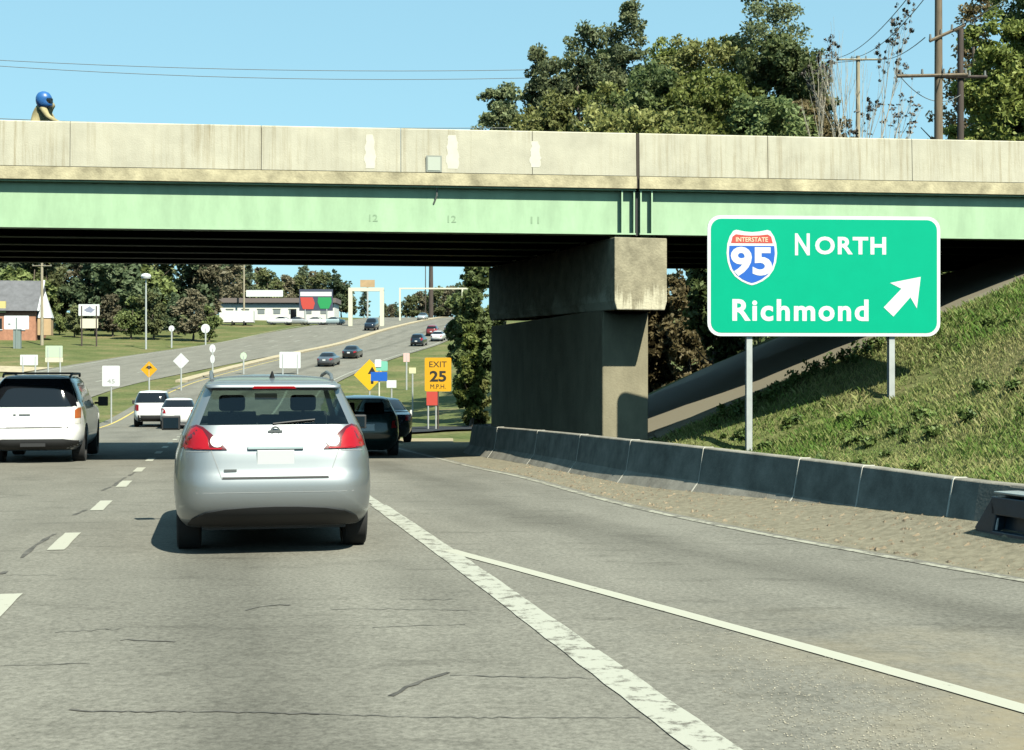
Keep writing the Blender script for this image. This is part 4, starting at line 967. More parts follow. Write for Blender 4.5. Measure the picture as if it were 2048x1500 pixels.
# ------------------------------------------------------------------ vegetation
def leaves_mesh(name, centres, radii, tints, per, size, m, seed, flat=1.0, aspect=.55):
    r = np.random.default_rng(seed); n = len(centres)
    c = np.repeat(np.array(centres), per, 0); R = np.repeat(np.array(radii), per)[:, None]; tt = np.repeat(np.array(tints), per)
    v = r.normal(size=(len(c), 3)); v /= np.linalg.norm(v, axis=1)[:, None]; v *= (r.random((len(c), 1)) ** .45) * R; v[:, 2] *= flat
    c = c + v
    a = r.normal(size=(len(c), 3)); a /= np.linalg.norm(a, axis=1)[:, None]
    b = np.cross(a, r.normal(size=(len(c), 3))); b /= np.linalg.norm(b, axis=1)[:, None]
    s = size * (.6 + .8 * r.random((len(c), 1)))
    q = np.stack([c - a * s, c + b * s * aspect, c + a * s, c - b * s * aspect], 1).reshape(-1, 3)
    k = len(c); me = bpy.data.meshes.new(name)
    me.vertices.add(4 * k); me.vertices.foreach_set('co', q.ravel())
    me.loops.add(4 * k); me.loops.foreach_set('vertex_index', np.arange(4 * k, dtype=np.int32))
    me.polygons.add(k); me.polygons.foreach_set('loop_start', (np.arange(k) * 4).astype(np.int32))
    me.update(calc_edges=True)
    tt = np.clip(.18 + tt * .75 + r.normal(size=k) * .12, 0, 1); col = np.ones((4 * k, 4)); col[:, :3] = np.repeat(tt, 4)[:, None]
    at_ = me.color_attributes.new('tint', 'FLOAT_COLOR', 'POINT'); at_.data.foreach_set('color', col.ravel())
    me.materials.append(m); return me
def crown_points(kind, H, R, base, seed):
    r = np.random.default_rng(seed); C = []; rad = []; ti = []
    if kind == 'pine':
        nw = int(np.clip((H - base) / (R * .30), 9, 22))
        for k in range(nw):
            t = k / (nw - 1); z = base + (H - base) * t; L = R * (1.0 - .55 * t ** 2.2) * r.uniform(.7, 1.1)
            for b in range(int(6 if t < .8 else 4)):
                a = r.uniform(0, 6.28); l = L * r.uniform(.45, 1)
                for q in (.55, 1.0):
                    C.append((math.cos(a) * l * q, math.sin(a) * l * q, z + r.uniform(-.3, .5) + .12 * l)); rad.append(R * r.uniform(.16, .27)); ti.append(r.uniform(.1, .8))
        C.append((0, 0, H)); rad.append(R * .22); ti.append(.5)
    else:
        lobes = []
        for k in range(int(10 * max(1, (H - base) / (1.7 * R)))):
            a = r.uniform(0, 6.28); t = r.uniform(0, 1); rr = R * math.sqrt(max(.05, 1 - (2 * t - .9) ** 2 * .8)) * r.uniform(.3, .72)
            lobes.append((math.cos(a) * rr, math.sin(a) * rr, base + (H - base) * (.12 + .74 * t), R * r.uniform(.3, .46)))
        lobes.append((0, 0, H - R * .32, R * .34)); lobes.append((0, 0, base + (H - base) * .45, R * .55))
        for lx, ly, lz, lr in lobes:
            lt = r.uniform(.1, .75)
            for k in range(15):
                v = r.normal(size=3); v /= np.linalg.norm(v); f = r.uniform(.6, 1.05)
                C.append((lx + v[0] * lr * f, ly + v[1] * lr * f, lz + v[2] * lr * f * .9)); rad.append(lr * r.uniform(.24, .42)); ti.append(np.clip(lt + r.uniform(-.22, .22), 0, 1))
    return C, rad, ti
def trunk_mesh(H, r0, m, seed, limbs=5, base=.35, bend=.02, top=.9):
    r = random.Random(seed); mb = MB(); pts = []; rs = []
    for k in range(7):
        t = k / 6; pts.append((H * bend * math.sin(t * 2.6 + seed), H * bend * math.sin(t * 2.1 + seed * 2), H * t * top)); rs.append(r0 * (1 - .85 * t) + .02)
    pts[0] = (0, 0, -.6); mb.tube(pts, rs, 8)
    for k in range(limbs):
        t = base + (.85 - base) * (k + .5) / limbs; i = int(t * 6); p = Vector(pts[i]).lerp(Vector(pts[min(6, i + 1)]), t * 6 - i); a = r.uniform(0, 6.28); L = H * r.uniform(.08, .15)
        q = p + Vector((math.cos(a) * L * .6, math.sin(a) * L * .6, L * .35)); e = p + Vector((math.cos(a) * L, math.sin(a) * L, L * .8))
        mb.tube([p, q, e], [r0 * .38 * (1 - t * .5), r0 * .25 * (1 - t * .5), .02], 6)
    return mb.mesh('trunk', m, True)
def make_tree(name, label, kind, x, y, z, H, R, lm, seed, group=None, base=.3, per=26, leaf=.22, bark=None, cat='tree', flat=None):
    t = thing(name, label, cat, (x, y, z), rnd.uniform(0, 6.28) if False else 0, group)
    C, rad, ti = crown_points(kind, H, R, H * base, seed)
    obj('trunk', trunk_mesh(H, max(.1, H * .013), bark or M_BARK, seed, base=base, top=.9 if kind == 'pine' else .72), t)
    obj('crown', leaves_mesh('crown', C, rad, ti, per, leaf, lm, seed, flat if flat else (.7 if kind == 'pine' else .9)), t)
    return t
def tree_px(name, label, kind, px, top, wpx, D, lm, seed, base=.3, per=26, leaf=.2, group=None, bark=None, bpx=None):
    p = at(px, top, D); z = T(p.x, D); H = p.z - z; R = wpx / 2 * D / F
    if bpx: base = max(.05, (at(px, bpx, D).z - z) / H)
    return make_tree(name, label, kind, p.x, D, z - .1, H, R, lm, seed, group, base, per, leaf, bark)
# wood behind the right half of the overpass
G = 'trees standing behind the overpass'
UP = [('pine_tree', 'short ragged pine at the open end of the wood behind the overpass', 'pine', 1003, 185, 104, 78, L_PINE, 44, .16, .3),
      ('pine_tree', 'blue-green pine second in from the open end of the wood', 'pine', 1083, 118, 112, 80, L_PINE, 44, .16, .3),
      ('pine_tree', 'open pine with sky showing through beside the olive thicket', 'pine', 1165, 72, 120, 82, L_PINE, 44, .16, .4),
      ('pine_tree', 'tall round-topped pine standing clear above the olive thicket', 'pine', 1258, 24, 128, 84, L_PINE, 52, .16, .45),
      ('pine_tree', 'tallest dark pine of the wood next to the bare tree', 'pine', 1535, -16, 190, 82, L_PINE, 66, .16, .4),
      ('leafy_tree', 'low olive tree at the foot of the short ragged pine', 'broad', 1105, 192, 170, 72, L_OLIVE, 34, .17, .12),
      ('leafy_tree', 'olive brown tree below the round-topped pine', 'broad', 1205, 158, 210, 70, L_OLIVE, 36, .17, .1),
      ('leafy_tree', 'broad dark tree in the middle of the wood above the parapet', 'broad', 1310, 118, 220, 71, L_DARK, 36, .17, .1),
      ('leafy_tree', 'tall olive tree with rounded head in the middle of the wood', 'broad', 1392, 52, 210, 76, L_OLIVE, 40, .17, .25),
      ('leafy_tree', 'bushy green tree filling the wood under the tallest pine', 'broad', 1450, 150, 230, 69, L_BRIGHT, 36, .17, .1),
      ('leafy_tree', 'dark dense tree hard against the tallest pine', 'broad', 1560, 62, 170, 78, L_DARK, 40, .17, .2),
      ('leafy_tree', 'brownish low tree at the foot of the bare tree', 'broad', 1600, 190, 170, 70, L_BROWN, 32, .16, .1),
      ('leafy_tree', 'low green tree behind the parapet expansion joint', 'broad', 1275, 215, 220, 66, L_OLIVE, 32, .17, .1),
      ('leafy_tree', 'low shaded tree between the expansion joint and the tallest pine', 'broad', 1520, 205, 200, 66, L_DARK, 32, .17, .1),
      ('leafy_tree', 'rounded olive tree filling in behind the blue-green pine', 'broad', 1125, 112, 120, 83, L_OLIVE, 36, .16, .2),
      ('leafy_tree', 'rounded olive tree between the open pine and the round-topped pine', 'broad', 1212, 92, 130, 86, L_OLIVE, 36, .16, .2),
      ('leafy_tree', 'full green tree just behind the tall olive tree', 'broad', 1335, 70, 170, 86, L_BRIGHT, 36, .16, .2),
      ('leafy_tree', 'full olive tree linking the tall olive tree and the tallest pine', 'broad', 1462, 66, 150, 85, L_OLIVE, 36, .16, .2),
      ('leafy_tree', 'soft olive tree on the pole side of the tallest pine', 'broad', 1596, 88, 110, 84, L_OLIVE, 36, .16, .2),
      ('leafy_tree', 'large bright green evergreen beside the wooden utility poles', 'broad', 2010, 40, 230, 50, L_BRIGHT, 64, .14, .15),
      ('leafy_tree', 'tall evergreen rising behind the bright green one by the poles', 'broad', 2070, -60, 240, 56, L_DARK, 64, .14, .2),
      ('leafy_tree', 'thin pale brown tree between the poles and the evergreen', 'pine', 1955, -20, 120, 58, L_BROWN, 22, .12, .3)]
for i, (nm, lb, kd, px, top, w, D, lm, per, lf, bs) in enumerate(UP): tree_px(nm, lb, kd, px, top, w * (1.4 if kd == 'pine' else 1.3), D, lm, 100 + i, bs, int(per * 1.7) if kd == 'broad' else int(per * 2.2), lf * .72, G, bpx=360)
# trees close behind the pier, seen under the deck
tree_px('leafy_tree', 'tall shaggy tree standing right behind the bridge pier', 'broad', 948, 500, 130, 72, L_DARK, 201, .12, 40, .15)
tree_px('leafy_shrub', 'yellow-green shrub in front of the shaggy tree behind the pier', 'broad', 940, 640, 62, 66, L_BRIGHT, 202, .05, 26, .12)
tree_px('leafy_shrub', 'low dark bush at the edge of the exit ramp by the pier', 'broad', 952, 745, 66, 69.5, L_OLIVE, 203, .03, 26, .12)
tree_px('leafy_tree', 'brown twiggy tree seen between the pier and the guide sign', 'broad', 1385, 480, 190, 52, L_BROWN, 204, .05, 30, .12)
tree_px('leafy_tree', 'dark tree beyond the slope behind the guide sign', 'broad', 1560, 400, 260, 58, L_DARK, 205, .05, 34, .15)
tree_px('leafy_tree', 'dark tree beyond the overpass behind the bridge pier', 'broad', 1120, 420, 200, 62, L_OLIVE, 206, .1, 34, .15)
tree_px('leafy_shrub', 'dark bush added to block sky on the bank beyond the deck', 'broad', 1432, 470, 170, 42.6, L_DARK, 1432, .02, 30, .12)  # added, like the dark thickets below, to block sky light behind the deck
tree_px('leafy_shrub', 'dark thicket added to block sky beyond the deck behind the guide sign', 'broad', 1600, 420, 200, 43, L_DARK, 1600, .02, 30, .12)
tree_px('leafy_shrub', 'dark thicket added to close the sky gap under the right deck end', 'broad', 1915, 390, 250, 45, L_DARK, 1915, .02, 34, .13)
tree_px('leafy_shrub', 'dark thicket added to block sky at the far top of the paved slope', 'broad', 1790, 400, 210, 44, L_DARK, 1790, .02, 30, .12)
tree_px('leafy_shrub', 'brown scrub at the far foot of the paved slope', 'broad', 1300, 560, 120, 44, L_BROWN, 1300, .02, 30, .12)
# bare tree with dark seed heads
def bare_tree(name, label, px, D, top, seed, m, pods, spread=.42, lean=0.0, levels=4, first=.44):
    p = at(px, top, D); z0 = T(p.x, D); H = p.z - z0; r = random.Random(seed); t = thing(name, label, 'tree', (p.x, D, z0 - .1), 0)
    mb = MB(); tips = []
    def grow(q, d, L, rad, lv):
        e = q + d * L; mid = q + d * L * .5 + Vector((r.uniform(-1, 1), r.uniform(-1, 1), 0)) * L * .05
        mb.tube([q, mid, e], [rad, rad * .85, rad * .68], 6 if lv > 1 else 5, caps=False)
        if lv <= 1: tips.append(e)
        if lv == 0: return
        for k in range(3 if lv > 1 else 2):
            a = r.uniform(0, 6.28); nd = (d + Vector((math.cos(a), math.sin(a) * .8, r.uniform(-.05, .4))) * r.uniform(spread * .6, spread * 1.5)).normalized()
            grow(e if k < 2 else q + d * L * .75, nd, L * r.uniform(.5, .68), rad * .6, lv - 1)
    grow(Vector((0, 0, -.3)), Vector((lean, 0, 1)).normalized(), H * first, H * .006 + .03, levels)
    mx = sum(q.x for q in tips) / len(tips); sh = [.0 if v[2] <= 0 else -mx * min(1, v[2] / (H * .5)) for v in mb.v]
    sq = .5 if pods else .4
    mb.v = [((v[0] + k_) * (1 if v[2] <= 0 else sq), v[1] * sq, v[2]) for v, k_ in zip(mb.v, sh)]; tips = [Vector(((q.x - mx) * sq, q.y * sq, q.z)) for q in tips]
    mb.build('trunk', m, t, True, False)
    tp = [tuple(q) for q in tips]
    if pods:
        pm = leaves_mesh('seed_head', [(0, 0, 0)], [.13], [.4], 7, .075, L_POD, seed, .8, .8)
        for q in tp: oo = obj('seed_head', pm, t, q); oo.rotation_euler = (0, 0, r.uniform(0, 6.28)); oo.scale = [r.uniform(.6, 1.25)] * 3
    return t
bare_tree('bare_tree', 'leafless tree with dark seed heads between the wood and the poles', 1722, 66, 30, 11, mat('bark_grey', (.42, .39, .32), .9, var=.3, scale=5), True, .36, 0, 5)
bare_tree('bare_tree', 'shorter leafless tree with seed heads against the wooden pole', 1780, 68, 140, 23, mat('bark_grey', (.22, .2, .16)), True, .5)
bare_tree('bare_sapling', 'pale bare sapling with cut top just above the parapet', 1655, 58, 150, 31, M_BARKP, False, .34, 0, 4, .5)
bare_tree('bare_sapling', 'pale forked bare sapling leaning beside its neighbour', 1690, 59, 140, 37, M_BARKP, False, .36, .0, 4, .48)
# far trees, behind the shops and the roadside
FAR = []
LF = [leaf_mat('leaf_far_' + n_, a_, b_, .4) for n_, a_, b_ in (('olive', (.14, .17, .07), (.27, .28, .12)), ('dark', (.09, .135, .07), (.19, .24, .115)), ('pine', (.1, .14, .09), (.21, .25, .14)), ('bright', (.15, .2, .06), (.29, .34, .12)), ('brown', (.19, .17, .10), (.3, .265, .165)))]  # leaf colours lightened to put distance haze into the far trees
for i, (kd, lm) in enumerate((('broad', LF[0]), ('broad', LF[1]), ('pine', LF[2]), ('broad', LF[3]), ('broad', LF[4]))):
    H, R = (13, 4.2) if kd == 'broad' else (15, 3.0); C, rad, ti = crown_points(kd, H, R, H * .12, 300 + i)
    FAR.append((leaves_mesh('crown', C, rad, ti, 18 if kd == 'broad' else 26, .34, lm, 300 + i), trunk_mesh(H, .25, M_BARK, 300 + i, top=.7), H, kd,
                ['olive green roadside tree in the wood on the hill', 'dark green roadside tree in the wood on the hill', 'pointed pine in the wood on the hill', 'yellow-green roadside tree in the wood on the hill', 'brownish spring tree in the wood on the hill'][i]))
def far_tree(x, d, H, k, where=''):
    cm, tm, h0, kd, lb = FAR[k]; s = H / h0
    t = thing('hill_tree', lb.replace('in the wood on the hill', where), 'tree', (x, d, T(x, d) - .2), rnd.uniform(0, 6.28), 'trees in the wood on the hill'); t.scale = (s * rnd.uniform(.95, 1.3), s * rnd.uniform(.95, 1.3), s)
    obj('trunk', tm, t); obj('crown', cm, t)
for i in range(22):
    px = -60 + i * 31 + rnd.uniform(-9, 9); D = rnd.uniform(205, 225); top = 478 + rnd.uniform(-14, 14)
    if px > 432: continue
    p = at(px, top, D); far_tree(p.x, D, p.z - T(p.x, D), [1, 0, 1, 2, 3, 0, 1, 4][i % 8], 'in the back row of the wood' if px > 150 else 'behind the brick house')
for i in range(14):
    px = -40 + i * 38 + rnd.uniform(-9, 9); D = rnd.uniform(190, 199); top = 588 + rnd.uniform(-22, 22) 
    if px < 95 or 430 < px: continue
    p = at(px, top, D); far_tree(p.x, D, p.z - T(p.x, D), [3, 0, 1, 4][i % 4], 'in the front row of the wood')
for i in range(16):
    px = 440 + i * 19 + rnd.uniform(-5, 5); D = rnd.uniform(292, 320); top = np.interp(px, [440, 560, 600, 665, 690, 800], [508, 546, 538, 536, 575, 600]) + rnd.uniform(-6, 6)
    p = at(px, top, D); far_tree(p.x, D, p.z - T(p.x, D), [1, 4, 0, 2, 4, 0][i % 6], 'behind the long white shop' if px < 690 else 'behind the cream portal frame')
for i in range(13):
    px = 765 + i * 15 + rnd.uniform(-4, 4); D = rnd.uniform(335, 372); top = np.interp(px, [765, 800, 840, 900, 960], [606, 598, 578, 572, 548]) + rnd.uniform(-5, 5)
    p = at(px, top, D); far_tree(p.x, D, p.z - T(p.x, D), [0, 4, 1, 0][i % 4], 'on the crest')

for i in range(16):                                    # unseen trees added along the left embankment to block low sky light
    D = -22 + i * 5.2 + rnd.uniform(-1.5, 1.5); x = float(XD(D)) - 42 - rnd.uniform(0, 9); far_tree(x, D, rnd.uniform(11, 15), [0, 1, 3, 1][i % 4], 'added unseen on the embankment left of the overpass')
# grass blades on the embankment (stuff), weeds as shrubs
r = np.random.default_rng(5); N_ = 330000
d = 9 + 21 * r.random(N_); x = BARX(d) + .28 + 11.5 * r.random(N_) ** 1.15
dl = 27.85 + .114 * (x - 2.3)
ok = (d < dl) & (x / d < .47) & (x / d > .05); d, x = d[ok], x[ok]
z = terr(x, d); n = len(d)
h = (.035 + .10 * r.random(n) ** 2.2) * (1 + .6 * hsh(x * 1.1, d * .9)); a = r.random(n) * 6.28; w = .003 + .0045 * r.random(n); ln = h * (.3 + .7 * r.random(n)); b = r.random(n) * 6.28
ca, sa = np.cos(a) * w, np.sin(a) * w; lx, ly = np.cos(b) * ln, np.sin(b) * ln
v = np.stack([np.stack([x - ca, d - sa, z - .02], 1), np.stack([x + ca, d + sa, z - .02], 1), np.stack([x + lx * .4 + ca * .7, d + ly * .4 + sa * .7, z + h * .65], 1), np.stack([x + lx, d + ly, z + h], 1)], 1).reshape(-1, 3)
f = np.arange(4 * n, dtype=np.int32); me = bpy.data.meshes.new('grass'); me.vertices.add(4 * n); me.vertices.foreach_set('co', v.ravel()); me.loops.add(4 * n); me.loops.foreach_set('vertex_index', f)
me.polygons.add(n); me.polygons.foreach_set('loop_start', (np.arange(n) * 4).astype(np.int32)); me.update(calc_edges=True)
tt = np.clip(.47 + .38 * hsh(x * .55 + 3, d * .6) + .16 * hsh(x * 2.2, d * 1.9) + .22 * r.normal(size=n), 0, 1); col = np.ones((4 * n, 4)); col[:, :3] = np.repeat(tt, 4)[:, None]
me.color_attributes.new('tint', 'FLOAT_COLOR', 'POINT').data.foreach_set('color', col.ravel()); me.materials.append(L_BLADE)
tag(obj('grass', me), 'rough green and straw-coloured grass covering the embankment', 'grass', kind='stuff')
C = []; rad = []; ti = []
for _ in range(230):
    d = rnd.uniform(12, 27); x = float(BARX(d)) + .5 + 10 * rnd.random()
    if d > 27 + .114 * (x - 2.3) or x / d > .45 or (float(hsh(x * .8, d * .8)) < -.05 and rnd.random() < .75): continue
    s = rnd.uniform(.05, .17); z = T(x, d)
    for _ in range(3): C.append((x + rnd.uniform(-s, s), d + rnd.uniform(-s, s), z + s * rnd.uniform(.3, .9))); rad.append(s * rnd.uniform(.6, 1)); ti.append(rnd.random())
for k in range(26):                                    # weeds kept along the slope kerb to stand in for a shade strip
    x = 4.2 + 3.6 * k / 26 + rnd.uniform(-.1, .1); d = 27.3 + .114 * (x - 2.3) + rnd.uniform(-.3, .25); C.append((x, d, T(x, d) + .16)); rad.append(rnd.uniform(.08, .2)); ti.append(rnd.uniform(.1, .6))
me = leaves_mesh('weeds', C, rad, ti, 70, .045, L_WEED, 9)
tag(obj('weeds', me), 'dark leafy weeds over the embankment grass, some laid as a shade strip', 'weeds', kind='stuff')

# ------------------------------------------------------------------ poles and wires
def pole(name, label, px, D, top, r0, m, arms=(), group=None, cat='utility pole'):
    p = at(px, top, D); z0 = T(p.x, D); t = thing(name, label, cat, (p.x, D, z0), 0, group); H = p.z - z0
    MB().tube([(0, 0, -.5), (0, 0, H * .5), (0, 0, H)], [r0, r0 * .88, r0 * .72], 10).build('pole', m, t, True)
    for dz, x0, x1, tilt in arms:
        a = MB().tube([(x0, -.14, H - dz + x0 * tilt), (x1, -.14, H - dz + x1 * tilt)], .06, 6).build('crossarm', m, t)
        for xx in np.linspace(x0 * .92, x1 * .92, 4): MB().tube([(xx, -.14, H - dz + xx * tilt + .04), (xx, -.14, H - dz + xx * tilt + .22)], [.05, .035], 8).build('insulator', M_WIRE, a, True)
    return t, p
pole('utility_pole', 'tall wooden utility pole with two crossarms beside the evergreen', 1877, 46, -60, .17, M_WOOD, ((2.3, -.35, .85, .45), (3.62, -1.45, .95, .02)))
pole('utility_pole', 'darker wooden pole standing close behind the tall one', 1921, 48.5, 58, .15, M_WOODD, ((1.75, -.9, .9, .0),))
pole('utility_pole', 'small distant pole with a single crossarm behind the bare tree', 1716, 84, 112, .17, M_WOODP, ((.25, -1.4, 1.45, 0.0),))
def wire(label, a, b, sag, rr=.022):
    a, b = Vector(a), Vector(b); pts = []
    for k in range(25):
        t = k / 24; q = a.lerp(b, t); q.z -= sag * 4 * t * (1 - t); pts.append(q)
    o = MB().tube(pts, rr, 5, False).build('power_line', M_WIRE); return tag(o, label, 'wire', 'overhead power lines')
wire('thin overhead cable crossing the whole sky above the overpass, upper of the pair', at(-420, 92, 84), at(1672, 116, 84), 1.15, .02)
wire('thin overhead cable crossing the whole sky above the overpass, lower of the pair', at(-420, 96, 84), at(1760, 118, 84), 1.6, .02)
wire('low cable just above the bridge parapet in front of the wood', at(-300, 222, 72), at(1520, 246, 72), .55, .02)
wire('cable rising steeply from the small distant pole to the tall pole', at(1700, 116, 83.5), at(1905, -80, 46), .8, .018)
wire('cable running from the small distant pole to the lower crossarm', at(1755, 117, 83.5), at(1850, 75, 46), .3, .018)
wire('cable above the bare tree climbing out of sight', at(1672, 116, 83.5), at(1850, -50, 46), .6, .018)
wire('cable from the tall pole into the evergreen', at(1900, 62, 46), at(2150, -90, 40), .1, .018)
wire('cable drooping from the lower crossarm past the dark pole', at(1800, 152, 46), at(1921, 190, 48.4), .5, .014)

# ------------------------------------------------------------------ rider on the overpass
def bridge_pt(px, y, z):                    # a point on the deck y metres behind the parapet face
    lx = loc_x(px); return Vector((2.3 + lx * .9936 - y * .1132, 27.5 + lx * .1132 + y * .9936, z))
dk = 5.60 + bz(1.2)
base = bridge_pt(74, 1.2, dk)
mo = thing('motorcycle', 'motorcycle behind the parapet with a small dark mirror showing', 'motorcycle', base, BA)
for x in (-.68, .72):
    wq = MB().lathe([(.18, -.05), (.29, -.06), (.31, 0), (.29, .06), (.18, .05), (.18, -.05)], frame((x, 0, .31), (1, 0, 0), (0, 0, 1), (0, 1, 0)), 22).build('wheel', M_TYRE, mo, True)
    MB().lathe([(.02, -.04), (.19, -.02), (.19, .02), (.02, .04)], frame((x, 0, .31), (1, 0, 0), (0, 0, 1), (0, 1, 0)), 18).build('rim', M_RIM, wq, True)
bevel(MB().box((0, 0, .45), (.5, .28, .36)).build('engine', M_RIM, mo), .05)
MB().tube([(-.05, 0, .74), (.1, 0, .82), (.33, 0, .84), (.45, 0, .78)], [.08, .15, .16, .09], 12).build('fuel_tank', paint('moto_black', (.01, .01, .012), 0, .2), mo, True)
MB().tube([(-.75, 0, .82), (-.5, 0, .78), (-.1, 0, .76)], [.07, .13, .12], 10).build('seat', M_BLKPL, mo, True)
MB().tube([(.72, 0, .31), (.62, 0, .62), (.5, 0, .95)], .04, 8).build('fork', M_RIM, mo, True)
MB().tube([(.34, -.38, 1.0), (.5, -.12, .98), (.5, .12, .98), (.34, .38, 1.0)], .018, 8).build('handlebar', M_BLKPL, mo, True)
mi = MB().tube([(.42, -.26, .99), (.52, -.3, 1.02)], .008, 6); mi.box((.56, -.3, .795 + .0), (.16, .03, .001)) if False else None
for s in (-1, 1):
    MB().tube([(.42, s * .26, .98), (.50, s * .34, 1.0), (.60, s * .36, .86)], .008, 6).build('mirror_stem', M_BLKPL, mo)
MB().tube([(-.68, 0, .31), (-.2, 0, .38), (.0, 0, .5)], .04, 8).build('swing_arm', M_RIM, mo)
MB().tube([(-.6, 0, .80), (-.3, 0, .62), (0, 0, .6), (.45, 0, .82)], .03, 8).build('chassis', M_BLKPL, mo)
bevel(MB().box((.60, -.34, .80), (.18, .03, .10)).build('mirror', M_BLKPL, mo), .02)
# rider: skinned body seated, leaning on the bars
me = bpy.data.meshes.new('body')
J = {'pel': (-.3, 0, .93), 'spine': (-.25, 0, 1.14), 'chest': (-.17, 0, 1.36), 'neck': (.0, 0, 1.45), 'head': (.06, 0, 1.50)}
V = [J['pel'], J['spine'], J['chest'], J['neck'], J['head']]; Rr = [.17, .18, .20, .085, .085]; E = [(0, 1), (1, 2), (2, 3), (3, 4)]
for s in (-1, 1):
    i = len(V); V += [(-.14, s * .19, 1.39), (.0, s * .30, 1.16), (.22, s * .34, 1.03), (.33, s * .33, 1.02)]; Rr += [.085, .06, .045, .04]; E += [(2, i), (i, i + 1), (i + 1, i + 2), (i + 2, i + 3)]
    j = len(V); V += [(-.26, s * .13, .90), (.12, s * .22, .80), (-.02, s * .22, .42), (.1, s * .22, .36)]; Rr += [.11, .075, .055, .045]; E += [(0, j), (j, j + 1), (j + 1, j + 2), (j + 2, j + 3)]
me.from_pydata(V, E, [])
rider = thing('person', 'person in tan jacket and blue helmet riding along the overpass', 'person', base + Vector((0, 0, 0)), BA)
o = obj('tmp_body', me, None); o.modifiers.new('skin', 'SKIN'); o.modifiers.new('sub', 'SUBSURF').levels = 2
for v_, rr in zip(me.skin_vertices[0].data, Rr): v_.radius = (rr, rr)
me.skin_vertices[0].data[0].use_root = True
dg = bpy.context.evaluated_depsgraph_get(); bme = bpy.data.meshes.new_from_object(o.evaluated_get(dg)); bpy.data.objects.remove(o)
bme.materials.clear(); bme.materials.append(mat('tan_jacket', (.36, .31, .16), .85, var=.3, scale=7)); bme.polygons.foreach_set('use_smooth', [True] * len(bme.polygons)); obj('body', bme, rider)
hb = []
for z_, w_, r_, f_ in ((1.46, .095, -.10, .10), (1.49, .12, -.13, .15), (1.54, .14, -.155, .165), (1.60, .148, -.165, .135), (1.66, .145, -.16, .15), (1.72, .122, -.135, .125), (1.76, .09, -.10, .09), (1.785, .03, -.04, .03)): hb.append((z_, w_, r_, f_))
Bh = Body(hb, 2.2); hm_ = loft(Bh, np.linspace(1.46, 1.785, 14), 28); hel = hm_.build('helmet', mat('helmet_blue', (.02, .12, .36), .4, coat=.3), rider, True)
# the ring frame runs y forward; turn it to face along the bridge
hel.rotation_euler = (0, .12, -math.pi / 2); hel.location = (-.09, 0, -.09)
vs = loft(Body([(1.555, .12, .0, .172), (1.60, .13, .0, .166), (1.645, .125, .0, .168)], 2.4), np.linspace(1.555, 1.645, 5), 24).build('visor', M_DGLASS, hel, True)
#PART4
# ------------------------------------------------------------------ roadside signs beyond the overpass
def post_to(t, x, y_, ztop, zg, r=.03, m=None, name='post'): return MB().tube([(x, y_, zg - .3), (x, y_, ztop)], r, 8).build(name, m or M_GALV, t)
def rs(name, label, px, py, D, w, h, m, shape='rect', post=1, group=None, rz=0, postm=None, cat='sign'):
    """a sign plate centred at a photo pixel, with posts down to the ground"""
    c = at(px, py, D); zg = T(c.x, D); t = thing(name, label, cat, (c.x, D, zg), rz, group)
    z = c.z - zg
    if shape == 'diamond': poly = [(0, -h / 2), (w / 2, 0), (0, h / 2), (-w / 2, 0)]
    elif shape == 'round': poly = [(w / 2 * math.cos(a), h / 2 * math.sin(a)) for a in np.linspace(0, 2 * math.pi, 17)[:-1]]
    else: poly = rrect(w, h, min(w, h) * .06, 3)
    pl = plate(poly, 0, .02, 0, z).build('panel', m, t)
    for k in range(post):
        x = 0 if post == 1 else (-.5 + k) * w * .7
        post_to(t, x, .055, z + (h * .35 if shape != 'round' else 0), 0, max(.03, D * .0006), postm)
    return t, z
s, z = rs('speed_sign', 'yellow exit speed sign on a dark wooden post by the exit ramp', 876, 749, 62, 1.22, 1.55, M_ORG, post=1, postm=M_WOODD)
text_part('lettering', 'EXIT', .8, .26, M_BLK, s, (0, -.005, z + .47)); text_part('lettering', '25', .76, .5, M_BLK, s, (0, -.005, z - .08), bold=.03); text_part('lettering', 'M.P.H.', .7, .2, M_BLK, s, (0, -.005, z - .55))
rs('marker_sign', 'small red and white marker sign below the yellow exit speed sign', 864, 797, 61.3, .5, .62, M_SIGNR, post=2)
s, z = rs('warning_sign', 'bright yellow diamond warning sign with black arrow beside the blue sign', 739, 750, 61, 1.42, 1.42, M_YEL, 'diamond')
plate([(-.06, -.4), (.06, -.4), (.06, .05), (.2, .05), (0, .38), (-.2, .05), (-.06, .05)], -.004, .003, .12, z).build('arrow', M_BLK, s)
s, z = rs('route_sign', 'blue route sign under a mint green and white one on a pale post', 758, 753, 59, .72, .40, M_SIGNB, postm=M_CREAM)
plate(rrect(.52, .42, .05, 3), .002, .02, .12, z + .46).build('upper_panel', M_MINTS, s); plate(rrect(.28, .34, .05, 3), -.02, .02, -.04, z + .58).build('tab', M_WHITE, s)
MB().tube([(0, .05, z), (0, .05, z + .75)], .03, 8).build('extension', M_CREAM, s)
rs('marker_sign', 'small blank white sign on a thin post right of the blue sign', 783, 768, 64, .46, .36, M_WHITE)
rs('marker_sign', 'small pale yellow marker plate on the grass left of the speed sign', 825, 741, 84, .42, .36, mat('pale_yellow', (.7, .68, .4), .6))
rs('marker_sign', 'tiny pink and white marker on the far verge of the hill', 813, 715, 108, .5, .7, mat('pinkish', (.75, .5, .45), .6))
rs('delineator', 'short white delineator stake at the edge of the exit ramp', 822, 829, 62.5, .09, .42, M_WHITE, cat='delineator')
s, z = rs('road_sign', 'plain white rectangular sign standing in the grass median', 222, 752, 72, .94, 1.1, M_WHITE)
text_part('lettering', '45', .4, .22, mat('sign_grey', (.35, .36, .34), .6), s, (0, -.005, z - .28))
